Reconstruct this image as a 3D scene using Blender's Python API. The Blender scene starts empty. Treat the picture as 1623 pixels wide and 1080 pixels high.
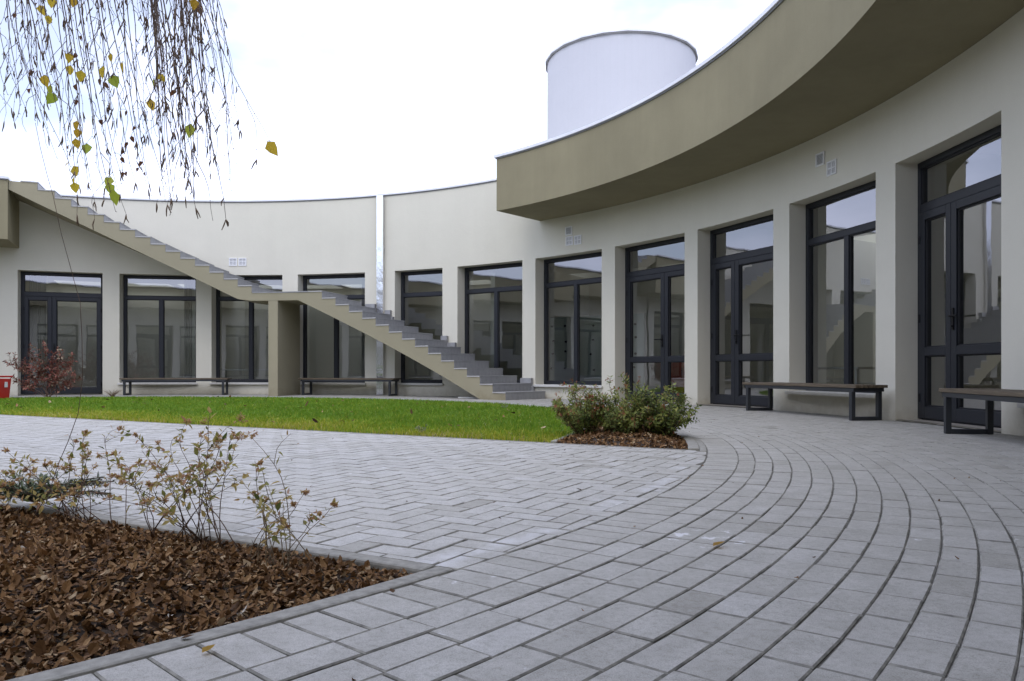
import bpy, math, random
from math import sin, cos, radians, pi, atan2, sqrt, hypot, degrees
from mathutils import Vector, Matrix, noise as mnoise

random.seed(7)
sc = bpy.context.scene
COL = sc.collection

# ------------------------------------------------------------------ camera
EYE = 0.53
FPX, HX, HY = 1202.65, 811.5, 589.45          # focal length and horizon of the 1623 px wide photograph
cam_d = bpy.data.cameras.new('camera')
cam = bpy.data.objects.new('camera', cam_d)
COL.objects.link(cam)
cam.location = (0, 0, EYE)
cam.rotation_euler = (pi / 2, 0, 0)
cam_d.sensor_width = 36
cam_d.lens = FPX / 1623 * 36
cam_d.shift_y = (HY - 540) / 1623
cam_d.clip_start = 0.05
cam_d.clip_end = 3000
sc.camera = cam

# ------------------------------------------------------------------ sky, sun, exposure
SUN_EL, SUN_AZ = radians(52), radians(200)
w = bpy.data.worlds.new('World')
sc.world = w
w.use_nodes = True
nt = w.node_tree
bg = nt.nodes['Background']
sky = nt.nodes.new('ShaderNodeTexSky')
sky.sky_type = 'NISHITA'
sky.sun_disc = False
sky.sun_elevation = SUN_EL
sky.sun_rotation = SUN_AZ
tc = nt.nodes.new('ShaderNodeTexCoord')
mp = nt.nodes.new('ShaderNodeMapping')
mp.inputs['Scale'].default_value = (1.0, 1.0, 2.2)
mp.inputs['Location'].default_value = (3.2, 2.2, 1.0)
nz = nt.nodes.new('ShaderNodeTexNoise')
nz.inputs['Scale'].default_value = 1.7
nz.inputs['Detail'].default_value = 6
nz.inputs['Roughness'].default_value = 0.55
rp = nt.nodes.new('ShaderNodeValToRGB')
rp.color_ramp.elements[0].position = 0.40
rp.color_ramp.elements[0].color = (0.36, 0.36, 0.36, 1)
rp.color_ramp.elements[1].position = 0.60
rp.color_ramp.elements[1].color = (1, 1, 1, 1)
mx = nt.nodes.new('ShaderNodeMix')
mx.data_type = 'RGBA'
mx.inputs[7].default_value = (8.9, 9.4, 11.9, 1)       # the cloud deck
nt.links.new(tc.outputs['Generated'], mp.inputs['Vector'])
nt.links.new(mp.outputs['Vector'], nz.inputs['Vector'])
nt.links.new(nz.outputs['Fac'], rp.inputs['Fac'])
nt.links.new(rp.outputs['Color'], mx.inputs['Factor'])
nt.links.new(sky.outputs['Color'], mx.inputs[6])
nt.links.new(mx.outputs[2], bg.inputs['Color'])
bg.inputs['Strength'].default_value = 0.14

sun_d = bpy.data.lights.new('sun', 'SUN')
sun_d.energy = 0.5
sun_d.angle = radians(25)
sun_d.color = (1.0, 0.96, 0.9)
sun = bpy.data.objects.new('sun', sun_d)
COL.objects.link(sun)
sun.location = (0, 0, 30)
sdir = Vector((sin(SUN_AZ) * cos(SUN_EL), cos(SUN_AZ) * cos(SUN_EL), sin(SUN_EL)))
sun.rotation_euler = sdir.to_track_quat('Z', 'Y').to_euler()

sc.view_settings.view_transform = 'Standard'
sc.view_settings.look = 'None'
sc.view_settings.gamma = 1
sc.view_settings.exposure = 0.48
sc.cycles.max_bounces = 10
sc.cycles.transparent_max_bounces = 16
sc.cycles.caustics_reflective = False
sc.cycles.caustics_refractive = False

# ------------------------------------------------------------------ mesh helpers
class MB:
    """collects polygons, each with a material slot and a tint, and links them as one mesh object"""
    def __init__(self):
        self.v, self.f, self.m, self.t = [], [], [], []
    def poly(self, pts, m=0, t=0.0):
        n = len(self.v)
        self.v.extend(pts)
        self.f.append(tuple(range(n, n + len(pts))))
        self.m.append(m); self.t.append(t)
    def hexa(self, c, m=0, t=0.0, skip=()):
        """c: eight corners, bottom ring then top ring"""
        n = len(self.v)
        self.v.extend(c)
        for k, q in enumerate(((3, 2, 1, 0), (4, 5, 6, 7), (0, 1, 5, 4), (1, 2, 6, 5), (2, 3, 7, 6), (3, 0, 4, 7))):
            if k in skip: continue
            self.f.append(tuple(n + i for i in q)); self.m.append(m); self.t.append(t)
    def box(self, x0, x1, y0, y1, z0, z1, m=0, t=0.0):
        self.hexa([(x0, y0, z0), (x1, y0, z0), (x1, y1, z0), (x0, y1, z0),
                   (x0, y0, z1), (x1, y0, z1), (x1, y1, z1), (x0, y1, z1)], m, t)
    def tube(self, pts, rad, seg=5, m=0, t=0.0, cap=True):
        pts = [Vector(p) for p in pts]
        n0 = len(self.v)
        up = Vector((0.31, 0.22, 0.92)).normalized()
        for i, p in enumerate(pts):
            d = (pts[min(i + 1, len(pts) - 1)] - pts[max(i - 1, 0)])
            d = d.normalized() if d.length > 1e-9 else Vector((0, 0, 1))
            a = d.cross(up)
            if a.length < 1e-3: a = d.cross(Vector((1, 0, 0)))
            a.normalize(); b = d.cross(a)
            r = rad[i] if isinstance(rad, (list, tuple)) else rad
            for k in range(seg):
                q = 2 * pi * k / seg
                self.v.append(tuple(p + a * (r * cos(q)) + b * (r * sin(q))))
        for i in range(len(pts) - 1):
            for k in range(seg):
                a0 = n0 + i * seg + k; a1 = n0 + i * seg + (k + 1) % seg
                self.f.append((a0, a1, a1 + seg, a0 + seg)); self.m.append(m); self.t.append(t)
        if cap:
            self.f.append(tuple(n0 + k for k in range(seg))[::-1]); self.m.append(m); self.t.append(t)
            e = n0 + (len(pts) - 1) * seg
            self.f.append(tuple(e + k for k in range(seg))); self.m.append(m); self.t.append(t)
    def leaf(self, p, d, nrm, L, W, m=0, t=0.0, fold=0.25, curl=0.2, blunt=False):
        """an ovate leaf folded along its midrib: eight faces"""
        d = Vector(d).normalized(); nrm = Vector(nrm)
        s = d.cross(nrm)
        if s.length < 1e-4: s = d.cross(Vector((0.3, 0.8, 0.5)))
        s.normalize(); u = s.cross(d)
        p = Vector(p)
        def at(l, x):
            return tuple(p + d * (l * L) + s * (x * W * 0.5) + u * (abs(x) * W * 0.5 * fold - curl * L * l * l))
        n = len(self.v)
        self.v.extend([at(0, 0), at(.28, 0), at(.62, 0), at(1, 0), *((at(.22, .85), at(.78, .8), at(.25, -.9), at(.72, -.95)) if blunt else (at(.28, .95), at(.62, .72), at(.28, -.95), at(.62, -.72)))])
        for q in ((0, 4, 1), (0, 1, 6), (1, 4, 5, 2), (6, 1, 2, 7), (2, 5, 3), (7, 2, 3)):
            self.f.append(tuple(n + i for i in q)); self.m.append(m); self.t.append(t)
    def build(self, name, mats, parent=None, loc=None, rotz=0.0, smooth=False):
        me = bpy.data.meshes.new(name)
        me.from_pydata(self.v, [], self.f)
        for mt in (mats if isinstance(mats, (list, tuple)) else [mats]): me.materials.append(mt)
        me.polygons.foreach_set('material_index', self.m)
        if any(self.t):
            at = me.attributes.new('tint', 'FLOAT', 'FACE')
            at.data.foreach_set('value', self.t)
        if smooth: me.polygons.foreach_set('use_smooth', [True] * len(self.f))
        me.update()
        o = bpy.data.objects.new(name, me)
        COL.objects.link(o)
        if loc: o.location = loc
        o.rotation_euler.z = rotz
        if parent: o.parent = parent
        return o

def empty(name, loc=(0, 0, 0), rotz=0.0):
    o = bpy.data.objects.new(name, None)
    COL.objects.link(o)
    o.location = loc; o.rotation_euler.z = rotz
    o.empty_display_size = 0.2
    return o

def tag(o, label=None, cat=None, group=None, kind=None):
    if label: o['label'] = label
    if cat: o['category'] = cat
    if group: o['group'] = group
    if kind: o['kind'] = kind
    return o

def copy_tree(o, parent=None):
    c = o.copy(); COL.objects.link(c); c.parent = parent
    for ch in o.children: copy_tree(ch, c)
    return c

def outward(o):
    """face normals outward"""
    import bmesh
    bm = bmesh.new(); bm.from_mesh(o.data)
    bmesh.ops.remove_doubles(bm, verts=bm.verts, dist=1e-5)
    bmesh.ops.recalc_face_normals(bm, faces=bm.faces)
    bm.to_mesh(o.data); bm.free()
    return o

def bevel(o, wdt, seg=2):
    b = o.modifiers.new('bevel', 'BEVEL')
    b.width = wdt; b.segments = seg; b.limit_method = 'ANGLE'; b.angle_limit = radians(35)
    return o

def at(x, y, d):
    """a point of the photograph at a distance d along the view"""
    return Vector(((x - HX) * d / FPX, d, EYE + (HY - y) * d / FPX))

# ------------------------------------------------------------------ materials
def mat(name):
    m = bpy.data.materials.new(name); m.use_nodes = True
    n = m.node_tree.nodes; b = n['Principled BSDF']
    return m, m.node_tree, b

def noise_node(t, scale, detail=4, rough=0.55, coord='Object'):
    c = t.nodes.new('ShaderNodeTexCoord'); n = t.nodes.new('ShaderNodeTexNoise')
    n.inputs['Scale'].default_value = scale; n.inputs['Detail'].default_value = detail
    n.inputs['Roughness'].default_value = rough
    t.links.new(c.outputs[coord], n.inputs['Vector'])
    return n

def ramp(t, src, stops):
    r = t.nodes.new('ShaderNodeValToRGB')
    e = r.color_ramp.elements
    while len(e) < len(stops): e.new(0.5)
    for i, (p, c) in enumerate(stops):
        e[i].position = p; e[i].color = (c[0], c[1], c[2], 1)
    t.links.new(src, r.inputs['Fac'])
    return r.outputs['Color']

def mixc(t, a, b, fac, mode='MIX'):
    x = t.nodes.new('ShaderNodeMix'); x.data_type = 'RGBA'; x.blend_type = mode
    for s, v in ((x.inputs[6], a), (x.inputs[7], b), (x.inputs['Factor'], fac)):
        if hasattr(v, 'is_linked'): t.links.new(v, s)
        elif isinstance(v, (int, float)): s.default_value = v
        else: s.default_value = (v[0], v[1], v[2], 1)
    return x.outputs[2]

def bump(t, b, src, strength=0.3, dist=0.01):
    n = t.nodes.new('ShaderNodeBump')
    n.inputs['Strength'].default_value = strength; n.inputs['Distance'].default_value = dist
    t.links.new(src, n.inputs['Height']); t.links.new(n.outputs['Normal'], b.inputs['Normal'])

def plaster(name, c, var=0.06, grain=0.35, streak=0.0):
    m, t, b = mat(name)
    n1 = noise_node(t, 0.9, 5, 0.6)
    lo = [x * (1 - var) for x in c]; hi = [min(1, x * (1 + var)) for x in c]
    col = ramp(t, n1.outputs['Fac'], [(0.3, lo), (0.7, hi)])
    n2 = noise_node(t, 260, 3, 0.6)
    col = mixc(t, col, ramp(t, n2.outputs['Fac'], [(0.3, (.86, .86, .86)), (0.6, (1, 1, 1))]), 0.6, 'MULTIPLY')
    if streak:
        c3 = t.nodes.new('ShaderNodeTexCoord'); mpn = t.nodes.new('ShaderNodeMapping')
        mpn.inputs['Scale'].default_value = (7, 7, 0.35)
        n3 = t.nodes.new('ShaderNodeTexNoise'); n3.inputs['Scale'].default_value = 1.0; n3.inputs['Detail'].default_value = 5
        t.links.new(c3.outputs['Object'], mpn.inputs['Vector']); t.links.new(mpn.outputs['Vector'], n3.inputs['Vector'])
        col = mixc(t, col, ramp(t, n3.outputs['Fac'], [(0.35, (.9, .89, .87)), (0.62, (1, 1, 1))]), streak, 'MULTIPLY')
    g = t.nodes.new('ShaderNodeNewGeometry'); sx = t.nodes.new('ShaderNodeSeparateXYZ')
    t.links.new(g.outputs['Position'], sx.inputs[0])
    n5 = noise_node(t, 5, 6, .7)
    mr = t.nodes.new('ShaderNodeMapRange'); mr.inputs[1].default_value = 0.0; mr.inputs[2].default_value = .34
    mr.inputs[3].default_value = .30; mr.inputs[4].default_value = -.25
    t.links.new(sx.outputs['Z'], mr.inputs[0])
    ad = t.nodes.new('ShaderNodeMath'); ad.operation = 'ADD'
    t.links.new(mr.outputs[0], ad.inputs[0]); t.links.new(n5.outputs['Fac'], ad.inputs[1])
    col = mixc(t, col, (.70, .66, .59), ramp(t, ad.outputs[0], [(.52, (0, 0, 0)), (.85, (.55, .55, .55))]), 'MULTIPLY')
    n6 = noise_node(t, 4.5, 5, .6)
    b2 = t.nodes.new('ShaderNodeBump'); b2.inputs['Strength'].default_value = .16; b2.inputs['Distance'].default_value = .03
    t.links.new(n6.outputs['Fac'], b2.inputs['Height'])
    t.links.new(col, b.inputs['Base Color'])
    b.inputs['Roughness'].default_value = 0.9
    b.inputs['Specular IOR Level'].default_value = 0.25
    bump(t, b, n2.outputs['Fac'], grain, 0.004)
    t.links.new(b2.outputs['Normal'], [x for x in t.nodes if x.type == 'BUMP' and x != b2][0].inputs['Normal'])
    return m

def simple(name, c, rough=0.6, metal=0.0, spec=0.5, scale=30, var=0.12, bmp=0.0, detail=4):
    m, t, b = mat(name)
    n = noise_node(t, scale, detail)
    col = ramp(t, n.outputs['Fac'], [(0.3, [x * (1 - var) for x in c]), (0.7, [min(1, x * (1 + var)) for x in c])])
    t.links.new(col, b.inputs['Base Color'])
    b.inputs['Roughness'].default_value = rough; b.inputs['Metallic'].default_value = metal
    b.inputs['Specular IOR Level'].default_value = spec
    if bmp: bump(t, b, n.outputs['Fac'], bmp, 0.01)
    return m

def tinted(name, stops, rough=0.6, spec=0.3, transl=0.0, nscale=40, nvar=0.2):
    """colour by the per-face tint (each leaf or stone its own colour)"""
    m, t, b = mat(name)
    a = t.nodes.new('ShaderNodeAttribute'); a.attribute_name = 'tint'
    col = ramp(t, a.outputs['Fac'], stops)
    n = noise_node(t, nscale, 3)
    col = mixc(t, col, ramp(t, n.outputs['Fac'], [(0.3, (1 - nvar,) * 3), (0.7, (1, 1, 1))]), 1.0, 'MULTIPLY')
    t.links.new(col, b.inputs['Base Color'])
    b.inputs['Roughness'].default_value = rough; b.inputs['Specular IOR Level'].default_value = spec
    if transl:
        tr = t.nodes.new('ShaderNodeBsdfTranslucent'); ms = t.nodes.new('ShaderNodeMixShader')
        t.links.new(col, tr.inputs['Color']); ms.inputs['Fac'].default_value = transl
        t.links.new(b.outputs[0], ms.inputs[1]); t.links.new(tr.outputs[0], ms.inputs[2])
        t.links.new(ms.outputs[0], t.nodes['Material Output'].inputs['Surface'])
    return m

M = {}
M['wall'] = plaster('pale_plaster', (.715, .685, .575), .03, .35, .10)
M['tower'] = plaster('white_plaster', (.58, .585, .62), .02, .3, .0)
M['olive'] = plaster('olive_plaster', (.295, .262, .165), .09, .9, .35)
M['tan'] = plaster('tan_plaster', (.35, .316, .215), .05, .45, .12)
M['tile'] = simple('grey_tile', (.30, .30, .30), .5, scale=9, var=.12, detail=6)
M['tile_edge'] = simple('pale_tile_edge', (.45, .44, .42), .6, var=.1)
M['coping'] = simple('coping_sheet_metal', (.80, .81, .84), .5, .0, scale=3, var=.08)
M['drip'] = simple('grey_drip_edge', (.22, .22, .225), .6)
M['frame'] = simple('anthracite_frame', (.020, .022, .027), .42, spec=.35, scale=60, var=.08)
M['gasket'] = simple('black_gasket', (.012, .012, .013), .6)
M['handle'] = simple('dark_handle', (.02, .02, .022), .35, .6)
M['sill'] = simple('pale_sill', (.62, .61, .57), .5, scale=14, var=.06)
M['vent'] = simple('white_vent_plastic', (.82, .82, .82), .5, var=.03)
M['vent_dark'] = simple('dark_vent_mesh', (.38, .38, .38), .7)  # plain screen behind the louvre slats, darker than the grid one
M['vent_grey'] = simple('pale_vent_mesh', (.46, .46, .46), .7)
M['concrete'] = simple('concrete_curb', (.295, .285, .25), .9, scale=40, var=.22, bmp=.3, detail=8)
M['sand'] = simple('joint_sand', (.11, .104, .088), .95, scale=60, var=.4, bmp=.5)
M['soil'] = simple('soil', (.055, .04, .028), .95, scale=30, var=.4, bmp=.6)
M['room'] = simple('room_paint', (.70, .69, .60), .8, scale=1.2, var=.04)
M['room_floor'] = simple('room_floor', (.42, .38, .32), .4, scale=8, var=.1)
M['wood'] = None
M['bench_metal'] = simple('bench_powder_coat', (.028, .031, .035), .45, scale=120, var=.1)
M['red'] = simple('red_plastic', (.50, .022, .015), .45, scale=6, var=.1)
M['orange'] = simple('orange_lacquer', (.55, .10, .03), .4, scale=5, var=.06)
M['white'] = simple('white_board', (.72, .72, .70), .5, var=.04)
M['bark'] = simple('birch_bark', (.55, .53, .49), .8, scale=14, var=.5, bmp=.5, detail=8)

def wood_mat():
    m, t, b = mat('weathered_slat_wood')
    c = t.nodes.new('ShaderNodeTexCoord'); mpn = t.nodes.new('ShaderNodeMapping')
    mpn.inputs['Scale'].default_value = (3, 45, 45)
    n = t.nodes.new('ShaderNodeTexNoise'); n.inputs['Scale'].default_value = 1; n.inputs['Detail'].default_value = 7
    t.links.new(c.outputs['Object'], mpn.inputs['Vector']); t.links.new(mpn.outputs['Vector'], n.inputs['Vector'])
    a = t.nodes.new('ShaderNodeAttribute'); a.attribute_name = 'tint'
    col = ramp(t, n.outputs['Fac'], [(.25, (.055, .042, .028)), (.55, (.125, .098, .064)), (.8, (.22, .18, .13))])
    col = mixc(t, col, ramp(t, a.outputs['Fac'], [(0, (.7, .68, .66)), (1, (1.1, 1.08, 1.05))]), 1.0, 'MULTIPLY')
    t.links.new(col, b.inputs['Base Color']); b.inputs['Roughness'].default_value = .65
    bump(t, b, n.outputs['Fac'], .4, .004)
    return m
M['wood'] = wood_mat()

def steel_mat():
    m, t, b = mat('stainless_downspout')
    n = noise_node(t, 2.2, 3, .5)
    c = t.nodes.new('ShaderNodeTexCoord'); mpn = t.nodes.new('ShaderNodeMapping')
    mpn.inputs['Scale'].default_value = (3, 3, 1.6)
    n.inputs['Scale'].default_value = 2.4
    t.links.new(c.outputs['Object'], mpn.inputs['Vector']); t.links.new(mpn.outputs['Vector'], n.inputs['Vector'])
    b.inputs['Base Color'].default_value = (.80, .80, .82, 1)
    b.inputs['Metallic'].default_value = 1; b.inputs['Roughness'].default_value = .22
    bump(t, b, n.outputs['Fac'], .22, .05)
    return m
M['steel'] = steel_mat()

def glass_mat():
    m, t, b = mat('double_glazing')
    t.nodes.remove(b)
    fr = t.nodes.new('ShaderNodeFresnel'); fr.inputs['IOR'].default_value = 1.62
    mu = t.nodes.new('ShaderNodeMath'); mu.operation = 'MULTIPLY_ADD'
    mu.inputs[1].default_value = 1.5; mu.inputs[2].default_value = 0.13; mu.use_clamp = True
    tr = t.nodes.new('ShaderNodeBsdfTransparent'); tr.inputs['Color'].default_value = (.78, .81, .77, 1)
    gl = t.nodes.new('ShaderNodeBsdfGlossy'); gl.inputs['Roughness'].default_value = 0.0
    gl.inputs['Color'].default_value = (.93, .94, 1.0, 1)
    n = noise_node(t, 1.1, 2)
    bp = t.nodes.new('ShaderNodeBump'); bp.inputs['Strength'].default_value = .06; bp.inputs['Distance'].default_value = .02
    t.links.new(n.outputs['Fac'], bp.inputs['Height']); t.links.new(bp.outputs['Normal'], gl.inputs['Normal'])
    ms = t.nodes.new('ShaderNodeMixShader')
    t.links.new(fr.outputs[0], mu.inputs[0]); t.links.new(mu.outputs[0], ms.inputs['Fac'])
    t.links.new(tr.outputs[0], ms.inputs[1]); t.links.new(gl.outputs[0], ms.inputs[2])
    t.links.new(ms.outputs[0], t.nodes['Material Output'].inputs['Surface'])
    return m
M['glass'] = glass_mat()

def paver_mat():
    m, t, b = mat('concrete_pavers')
    a = t.nodes.new('ShaderNodeAttribute'); a.attribute_name = 'tint'
    col = ramp(t, a.outputs['Fac'], [(0, (.30, .285, .245)), (.25, (.385, .372, .33)), (.7, (.44, .427, .388)), (1, (.485, .475, .445))])
    n = noise_node(t, 420, 2, .6)
    col = mixc(t, col, ramp(t, n.outputs['Fac'], [(.3, (.62, .61, .58)), (.5, (1, 1, 1)), (.72, (1.22, 1.22, 1.22))]), .85, 'MULTIPLY')
    n2 = noise_node(t, 9, 6, .65)
    col = mixc(t, col, ramp(t, n2.outputs['Fac'], [(.3, (.82, .815, .80)), (.62, (1.06, 1.06, 1.07))]), .9, 'MULTIPLY')
    n4 = noise_node(t, 55, 5, .7)
    col = mixc(t, col, ramp(t, n4.outputs['Fac'], [(.34, (.78, .77, .73)), (.5, (1, 1, 1)), (.68, (1.08, 1.08, 1.08))]), .8, 'MULTIPLY')
    # lime bloom: strongest along the inside of the curved border, a few spots elsewhere
    g = t.nodes.new('ShaderNodeNewGeometry')
    sub = t.nodes.new('ShaderNodeVectorMath'); sub.operation = 'SUBTRACT'; sub.inputs[1].default_value = (CX, CY, 0)
    ln = t.nodes.new('ShaderNodeVectorMath'); ln.operation = 'LENGTH'
    t.links.new(g.outputs['Position'], sub.inputs[0]); t.links.new(sub.outputs[0], ln.inputs[0])
    mr = t.nodes.new('ShaderNodeMapRange'); mr.inputs[1].default_value = 7.75; mr.inputs[2].default_value = 8.04
    mr.inputs[3].default_value = 0; mr.inputs[4].default_value = .22
    t.links.new(ln.outputs['Value'], mr.inputs[0])
    m2 = t.nodes.new('ShaderNodeMapRange'); m2.inputs[1].default_value = 8.05; m2.inputs[2].default_value = 8.12
    m2.inputs[3].default_value = 1; m2.inputs[4].default_value = 0
    t.links.new(ln.outputs['Value'], m2.inputs[0])
    pr = t.nodes.new('ShaderNodeMath'); pr.operation = 'MULTIPLY'
    t.links.new(mr.outputs[0], pr.inputs[0]); t.links.new(m2.outputs[0], pr.inputs[1])
    n3 = noise_node(t, 3.3, 7, .68)
    ad = t.nodes.new('ShaderNodeMath'); ad.operation = 'ADD'
    t.links.new(pr.outputs[0], ad.inputs[0]); t.links.new(n3.outputs['Fac'], ad.inputs[1])
    s2 = t.nodes.new('ShaderNodeVectorMath'); s2.operation = 'DISTANCE'; s2.inputs[1].default_value = (.60, 2.42, 0)
    t.links.new(g.outputs['Position'], s2.inputs[0])
    m3 = t.nodes.new('ShaderNodeMapRange'); m3.inputs[1].default_value = .03; m3.inputs[2].default_value = .24
    m3.inputs[3].default_value = .16; m3.inputs[4].default_value = 0
    t.links.new(s2.outputs['Value'], m3.inputs[0])
    n7 = noise_node(t, 16, 4, .6)
    a2 = t.nodes.new('ShaderNodeMath'); a2.operation = 'ADD'
    t.links.new(m3.outputs[0], a2.inputs[0]); t.links.new(n7.outputs['Fac'], a2.inputs[1])
    col = mixc(t, col, (.74, .74, .75), ramp(t, a2.outputs[0], [(.68, (0, 0, 0)), (.74, (.8, .8, .8))]))
    fm = ramp(t, ad.outputs[0], [(.66, (0, 0, 0)), (.82, (.55, .55, .55))])
    col = mixc(t, col, (.66, .66, .67), fm)
    t.links.new(col, b.inputs['Base Color'])
    b.inputs['Roughness'].default_value = .60; b.inputs['Specular IOR Level'].default_value = .5
    bump(t, b, n.outputs['Fac'], .35, .003)
    return m

# ------------------------------------------------------------------ plan of the place: a round court
CX, CY, R = -6.598, 6.978, 10.852             # centre and radius of the court wall
M['paver'] = paver_mat()
M['paver_edge'] = simple('soiled_paver_edge', (.28, .27, .235), .9, scale=25, var=.4)
def P(r, deg, z=0.0):
    a = radians(deg)
    return (CX + r * sin(a), CY + r * cos(a), z)
LINTEL, TOP, SOFFIT, RC = 2.80, 4.52, 3.537, 9.58
SILL = 0.265
UX, UY = -0.871, 0.4915                        # along the straight path, away from the ring walk
NX, NY = 0.4915, 0.871                         # across it
D_NEAR, D_FAR = 1.70, 5.065                    # its two edges
R_PATH, R_RING = 8.05, 8.13
def across(x, y): return x * NX + y * NY
def rad_of(x, y): return hypot(x - CX, y - CY)

# ------------------------------------------------------------------ ground, walks
def sheet(name, pts, m, z, kind='structure'):
    b = MB(); b.poly([(x, y, z) for x, y in pts], 0)
    return tag(b.build(name, m), kind=kind)

sheet('ground', [(-400, -400), (400, -400), (400, 400), (-400, 400)], M['soil'], -0.16)

def annulus(b, r0, r1, z, a0=0.0, a1=360.0, st=1.0, m=0, flip=False):
    n = max(1, int(round((a1 - a0) / st)))
    for i in range(n):
        p, q = a0 + (a1 - a0) * i / n, a0 + (a1 - a0) * (i + 1) / n
        f = [P(r0, p, z), P(r1, p, z), P(r1, q, z), P(r0, q, z)]
        b.poly(f if flip else f[::-1], m)

b = MB(); annulus(b, R_RING - .03, R, -0.0048, 0, 360, 1)
tag(b.build('paving_bed', M['sand']), kind='structure')

def inset(poly, d):
    n = len(poly); out = []
    for i in range(n):
        p0, p1, p2 = poly[i - 1], poly[i], poly[(i + 1) % n]
        e1 = (p1[0] - p0[0], p1[1] - p0[1]); e2 = (p2[0] - p1[0], p2[1] - p1[1])
        l1, l2 = hypot(*e1), hypot(*e2)
        if l1 < 1e-6 or l2 < 1e-6: return None
        n1 = (-e1[1] / l1, e1[0] / l1); n2 = (-e2[1] / l2, e2[0] / l2)
        k = 1 + n1[0] * n2[0] + n1[1] * n2[1]
        if k < 0.15: return None
        out.append((p1[0] + d * (n1[0] + n2[0]) / k, p1[1] + d * (n1[1] + n2[1]) / k))
    return out

def area(p):
    return 0.5 * sum(p[i - 1][0] * p[i][1] - p[i][0] * p[i - 1][1] for i in range(len(p)))

def clip(poly, a, bb, c):
    """keep a x + b y <= c"""
    out = []
    for i in range(len(poly)):
        p, q = poly[i - 1], poly[i]
        dp, dq = a * p[0] + bb * p[1] - c, a * q[0] + bb * q[1] - c
        if (dp <= 0) != (dq <= 0):
            k = dp / (dp - dq)
            out.append((p[0] + (q[0] - p[0]) * k, p[1] + (q[1] - p[1]) * k))
        if dq <= 0: out.append(q)
    return out

def stone(b, poly, joint=0.0016, light=0.0):
    if len(poly) < 3: return
    if area(poly) < 0: poly = poly[::-1]
    if area(poly) < 0.0012: return
    poly = [(p[0] + random.gauss(0, .0007), p[1] + random.gauss(0, .0007)) for p in poly]
    o = inset(poly, joint * random.uniform(.6, 1.4))
    if not o or area(o) < 0.0008: return
    i = inset(o, 0.0036)
    if not i or area(i) < 0.0005: return
    cx = sum(p[0] for p in o) / len(o); cy = sum(p[1] for p in o) / len(o)
    z0 = random.gauss(0, 0.0008); tx, ty = random.gauss(0, .004), random.gauss(0, .004)
    zz = lambda p: z0 + (p[0] - cx) * tx + (p[1] - cy) * ty
    n = len(b.v); k = len(o)
    b.v.extend([(p[0], p[1], zz(p)) for p in i])
    b.v.extend([(p[0], p[1], zz(p) - 0.0030) for p in o])
    b.v.extend([(p[0], p[1], -0.04) for p in o])
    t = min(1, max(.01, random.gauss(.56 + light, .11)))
    if random.random() < .05: t = random.uniform(.12, .3)
    b.f.append(tuple(range(n, n + k))); b.m.append(0); b.t.append(t)
    for s in (0, k):
        for j in range(k):
            j2 = (j + 1) % k
            b.f.append((n + s + k + j, n + s + k + j2, n + s + j2, n + s + j)); b.m.append(1); b.t.append(t)

def frange(a, b_, n): return [a + (b_ - a) * i / n for i in range(n + 1)]

# the curved walk: one soldier course along the border, then running courses up to the wall
b = MB()
rows = [(R_RING, R_RING + .188, .0935)]
r = R_RING + .188
while r < R - .05:
    rows.append((r, min(r + .0960, R - .003), .186)); r += .0960
for r0, r1, ln in rows:
    nb = int(2 * pi * (r0 + r1) / 2 / ln)
    off = random.random() * 360 / nb
    for i in range(nb):
        a0, a1 = off + i * 360 / nb, off + (i + 1) * 360 / nb
        j = random.gauss(0, .0006)
        q = [P(r0 + j, a0)[:2], P(r1 + j, a0)[:2], P(r1 + j, a1)[:2], P(r0 + j, a1)[:2]]
        stone(b, q[::-1], .0016)
tag(b.build('ring_walk', [M['paver'], M['paver_edge']]), kind='structure')

# the straight path: herringbone, cut along the curved border
b = MB()
g = 0.0935
for i in range(-120, 120):
    for j in range(-120, 120):
        k = (i - j) % 4
        if k == 0: c = (i, j, i + 2, j + 1)
        elif k == 3: c = (i, j, i + 1, j + 2)
        else: continue
        def uv(p, q): return (CX + UX * p * g + NX * q * g + .03, CY + UY * p * g + NY * q * g + .02)
        q = [uv(c[0], c[1]), uv(c[2], c[1]), uv(c[2], c[3]), uv(c[0], c[3])]
        mx_, my_ = sum(p[0] for p in q) / 4, sum(p[1] for p in q) / 4
        if across(mx_, my_) < D_NEAR - .2 or across(mx_, my_) > D_FAR + .2: continue
        rr = rad_of(mx_, my_)
        if rr > R_PATH + .15: continue
        q = clip(q, -NX, -NY, -(D_NEAR + .004)); q = clip(q, NX, NY, D_FAR - .035) if len(q) > 2 else []
        if len(q) > 2 and rr > R_PATH - .16:
            dx, dy = (mx_ - CX) / rr, (my_ - CY) / rr
            q = clip(q, dx, dy, R_PATH + .077 + dx * CX + dy * CY)
        if len(q) > 2: stone(b, q, light=.24)  # path stones lighter than the ring, partly open-sky sheen put into their tint
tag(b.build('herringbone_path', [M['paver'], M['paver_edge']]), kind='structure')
q = [P(R_PATH + .07, a_)[:2] for a_ in range(0, 360, 2)][::-1]
q = clip(q, -NX, -NY, -(D_NEAR - .02)); q = clip(q, NX, NY, D_FAR - .01)
sheet('path_bed', q, M['sand'], 0)
bpy.data.objects['path_bed'].location.z = -.0050

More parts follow.
